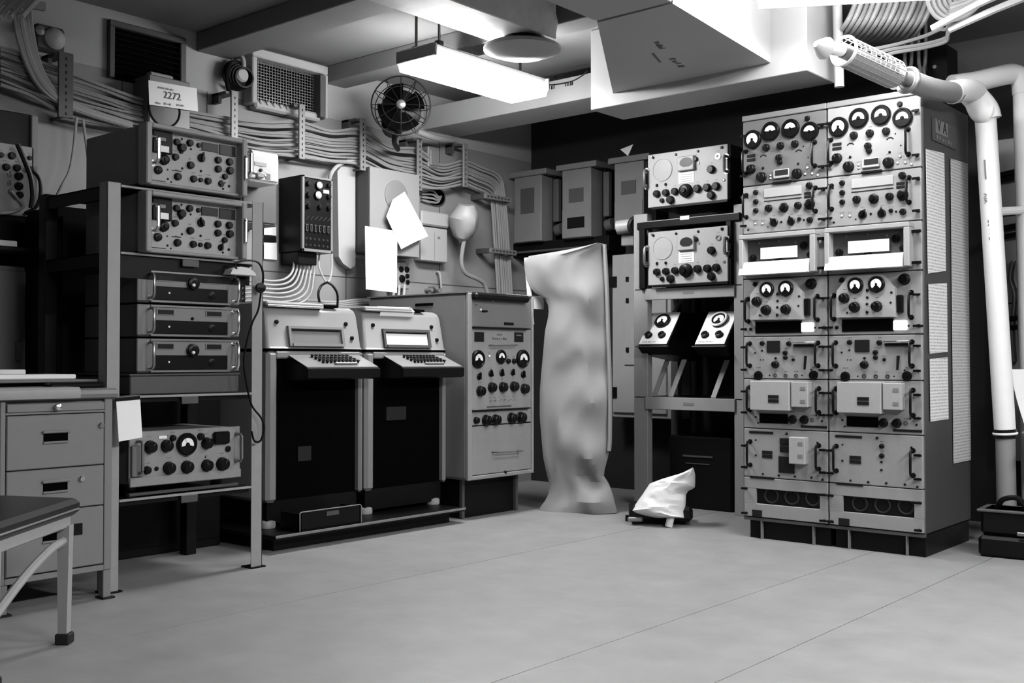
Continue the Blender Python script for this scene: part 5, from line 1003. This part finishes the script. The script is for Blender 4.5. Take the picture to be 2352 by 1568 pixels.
dv = (bot - top).normalized(); rot = math.radians(90)
nf = (EYE - (top + bot) / 2); nf = (nf - dv * nf.dot(dv)).normalized(); sd = dv.cross(nf)
def on_pipe(px, py, extra=.0008): p = onP(px, py, (top + bot) / 2, nf); s_ = (p - top).dot(dv); off = (p - top).dot(sd); off = max(-.04, min(.04, off)); return top + dv * s_ + sd * off + nf * (math.sqrt(.047 ** 2 - off * off) + extra), off
q, off = on_pipe(2263, 392); O('stencil_bar', MB().slab([q + dv * .045 + sd * .004, q + dv * .045 - sd * .004, q - dv * .045 - sd * .004, q - dv * .045 + sd * .004], .001), 'case', t)
me = text_mesh('AIR', .032, 'case')
q, off = on_pipe(2265, 457); zx = nf; M = Matrix((dv, zx.cross(dv), zx)).transposed().to_4x4(); M.translation = q; o = link('stencil_letters', me, t); o.matrix_local = M
q, off = on_pipe(2270, 530); b = MB(); scribble(b, q - dv * .05, dv, zx.cross(dv), .1, .022, 5, 0, .0008, 77); O('stencil_letters', b, 'case', t)
t = thing('return_pipe', 'second white pipe crossing behind and dropping at the far right', 'pipe', (0, 0, 0))
O('crossing_section', MB().tube([P3(2185, 196, 5.25), P3(2240, 188, 5.28), P3(2290, 176, 5.3), P3(2325, 170, 5.32), P3(2345, 182, 5.32), P3(2350, 215, 5.32)], .05, 14, n=5), 'pipe', t); O('drop_section', MB().cyl(P3(2350, 205, 5.32), Vector((*P3(2372, 1150, 5.32)[:2], 0)), .047, 14), 'pipe', t)
O('bridge', MB().cyl(P3(2290, 486, 5.1), P3(2350, 482, 5.3), .02, 10), 'white', t)
# gear on the wall between and beyond the pipes
f = Fr('B', onY(2282, 480, 5.88).x, 5.88, .35); t = f.thing('breaker_panel', 'grey breaker panel with black levers between the two white pipes', 'electrical panel'); zt_ = 2.0 - .35
O('panel', MB().box(0, .6, 0, .165, 0, zt_, 0, .004), 'case', t)
for k in range(3): O('panel_seam', MB().box(0, .6, -.002, 0, .35 + k * .45, .356 + k * .45), 'black', t)
for k, (px, py) in enumerate(((2318, 403), (2318, 416), (2325, 525), (2325, 545), (2330, 735), (2335, 755))): u_, v_ = f.uv(px, py); O('lever', MB().cyl((u_ - .07, -.02, v_), (u_ + .06, -.03, v_ + .015), .014, 8), 'black', t)
for k in range(2): O('loose_lead', MB().tube([tuple((f.uv(x + k * 10, y)[0], -.02, f.uv(x, y)[1])) for x, y in ((2328, 600), (2322, 640), (2332, 680), (2326, 760), (2330, 830))], .008, 6, n=4), 'dim', t)
p = onY(2318, 960, 5.5); t = thing('chair_shell', 'white moulded chair back just inside the frame edge', 'chair', (p.x, 5.5, 0), math.radians(25))
zt2 = onY(2320, 848, 5.5).z; zb2 = onY(2340, 965, 5.5).z; vs = []; 
for i in range(7):
    for j in range(7):
        s, r = i / 6, j / 6; vs.append((.01 + .06 * (1 - s) ** 1.5 + r * (.42 - .05 * (1 - s)), .05 * math.sin(math.pi * r) - .08 * (1 - s) * .5, zb2 - .05 + (zt2 - zb2 + .05) * s))
fs = [[i * 7 + j, i * 7 + j + 1, i * 7 + j + 8, i * 7 + j + 7] for i in range(6) for j in range(6)]; n = 49
O('shell', MB().add(vs + [(x, y + .014, z) for x, y, z in vs], fs + [[n + q_ for q_ in q[::-1]] for q in fs]), 'white', t)
O('seat', MB().box(.05, .46, -.38, .0, zb2 - .08, zb2 - .05, 0, .01), 'white', t)
for x, y in ((.08, -.34), (.42, -.34), (.08, -.03), (.42, -.03)): O('leg', MB().cyl((x, y, 0), (x, y, zb2 - .08), .012, 8), 'steel', t)
g0 = onZ(2246, 1277, 0); t = thing('equipment_case', 'black carrying case standing on the floor beside the white pipe', 'case', (g0.x, g0.y, 0), math.radians(4))
H = .86 - (1168 - 828) / (1277 - 828) * .86; O('lower_shell', MB().box(0, .5, 0, .2, 0, H * .45, 0, .015), 'black', t); O('upper_shell', MB().box(.008, .492, .006, .194, H * .46, H, 0, .015), 'black', t); O('rim', MB().box(-.004, .504, -.004, .204, H - .012, H, 0, .003), 'dim', t)
O('latch', MB().box(.16, .24, -.008, 0, H * .5, H * .58, 0, .003), 'steel', t); O('carry_handle', MB().tube([(.07, .05, H), (.10, .02, H + .045), (.16, .02, H + .055), (.2, .04, H)], .012, 8, n=5), 'bakelite', t)
t = thing('tool_bits', 'small metal parts lying on the black carrying case', 'parts', (g0.x + .33, g0.y + .12, H + .0005)); O('metal_block', MB().box(0, .1, 0, .05, 0, .05, 0, .006), 'chrome', t); O('metal_ring', MB().torus((.03, -.05, .007), (0, 0, 1), .02, .006, 16, 6), 'steel', t)
# overhead cables at the top right
for i in range(14):
    x = 2128 - i * 13.5; tag(O('overhead_cable', MB().tube([P3(x + 22, -28, 4.9 + .02 * (i % 3)), P3(x + 10, 14, 4.9 + .02 * (i % 3)), P3(x - 8, 52, 4.92), P3(x - 34, 84, 5.1), P3(x - 60, 98, 5.4)], .0115, 7, n=5), 'cable'), 'pale cable curving down from the ceiling behind the lagged pipe', 'cable', 'ceiling cables behind the pipe')
for i in range(6):
    x = 2132 + i * 12; tag(O('looped_cable', MB().tube([P3(x, -25, 4.75), P3(x + 2, 12 - i * 2, 4.75), P3(x + 22 - i * 2, 40 - i * 6, 4.75), P3(2186, 46 - i * 7, 4.72), P3(2226, 32 - i * 7, 4.68), P3(2262, -4 - i * 5, 4.62)], .011, 7, n=6), 'cable'), 'cable in the nested loops hanging under the ceiling tray', 'cable', 'nested cable loops under the tray')
for i in (0, 2, 4):
    dy = i * 10; tag(O('bent_cable', MB().tube([P3(1975 + dy * 1.4, 122 + dy * .05 - 4 + i * 3, 4.95), P3(2050, 104 + i * 4.5, 4.95), P3(2120, 94 + i * 4 - (10 if i == 0 else 0), 4.95), P3(2158 + (12 if i > 1 else 0), 80 + i * 4 - (12 if i == 0 else 0), 4.93), P3(2178 - (4 if i < 2 else 0), 66 + i * 3, 4.9), P3(2190, 40 + i * 2, 4.86), P3(2230, 10, 4.8)], .009, 7, n=6), 'cable'), 'cable bending back on itself above the perforated sleeve', 'cable', 'bent cables above the sleeve')
q = [P3(2150, 62, 4.6), P3(2290, 4, 4.6), P3(2352, -8, 4.6), P3(2400, -14, 4.6), P3(2400, -2, 4.62), P3(2300, 24, 4.62), P3(2220, 52, 4.62), P3(2168, 72, 4.62)]
tag(O('cable_tray', MB().tube([P3(2140, 66, 4.62), P3(2250, 8, 4.5), P3(2380, -50, 4.3), P3(2380, -50, 4.3) + Vector((1.4, -.25, .1))], .016, 8).tube([P3(2180, 68, 4.62), P3(2290, 20, 4.5), P3(2400, -24, 4.3), P3(2400, -24, 4.3) + Vector((1.4, -.25, .1))], .016, 8), 'wall_light'), 'pale ceiling tray rail carrying the nested cable loops', 'cable tray')
for i in range(4):
    x = 2078 + i * 16; tag(O('drop_cable', MB().tube([P3(x, -40, 5.5), P3(x, 128, 5.5), P3(x + 4 * (-1) ** i, 160, 5.45), P3(x, 200, 5.4), P3(x - 2, 240, 5.4)], .009, 6, n=5), 'cable'), 'cable dropping behind the pipe joint to the cabinet top', 'cable', 'cables dropping behind the joint')
t = thing('junction_block', 'dark junction block with brass studs behind the lagged pipe', 'junction box', P3(2105, 150, 5.6)); O('block', MB().box(-.14, .16, 0, .15, -.1, .08, 0, .006), 'black', t)
O('hanger', MB().box(-.01, .02, .06, .09, .08, ZC - t.location.z), 'black', t)
for k in range(5): O('stud', MB().cyl((-.1 + k * .05, 0, -.03), (-.1 + k * .05, -.025, -.03), .01, 8), 'steel', t)
p = P3(1925, 175, 5.0); tag(O('vent_stub', MB().cyl(P3(1922, -40, 5.0), P3(1928, 200, 5.0), .022, 12), 'wall_light'), 'short upright pale pipe at the end of the plenum', 'pipe')

# ------------------------------------------------------------------ engraved legends and scale ticks around the knobs
for par, L in ENG.items():
    m = MB(); rn = random.Random(len(par.name) + len(L))
    for u, w_, v, R in L:
        if R > .006:
            for k in range(9):
                a = math.radians(-30 + 240 * k / 8); c, s = math.cos(a), math.sin(a); r0, r1 = R * 1.22, R * 1.38
                m.slab([(u + c * r0 - s * .0006, -w_ - .0002, v + s * r0 + c * .0006), (u + c * r0 + s * .0006, -w_ - .0002, v + s * r0 - c * .0006), (u + c * r1 + s * .0006, -w_ - .0002, v + s * r1 - c * .0006), (u + c * r1 - s * .0006, -w_ - .0002, v + s * r1 + c * .0006)], .0003)
        wd = rn.uniform(.014, .026); scribble(m, (u - wd / 2, -w_ - .0002, v + R * 1.5 + .003), Vector((1, 0, 0)), Vector((0, 0, 1)), wd, .0035, rn.randint(4, 7), 0, .0003, rn.randint(0, 999))
    o = O('engraving', m, 'dim', par, smooth=0); o['kind'] = 'stuff'
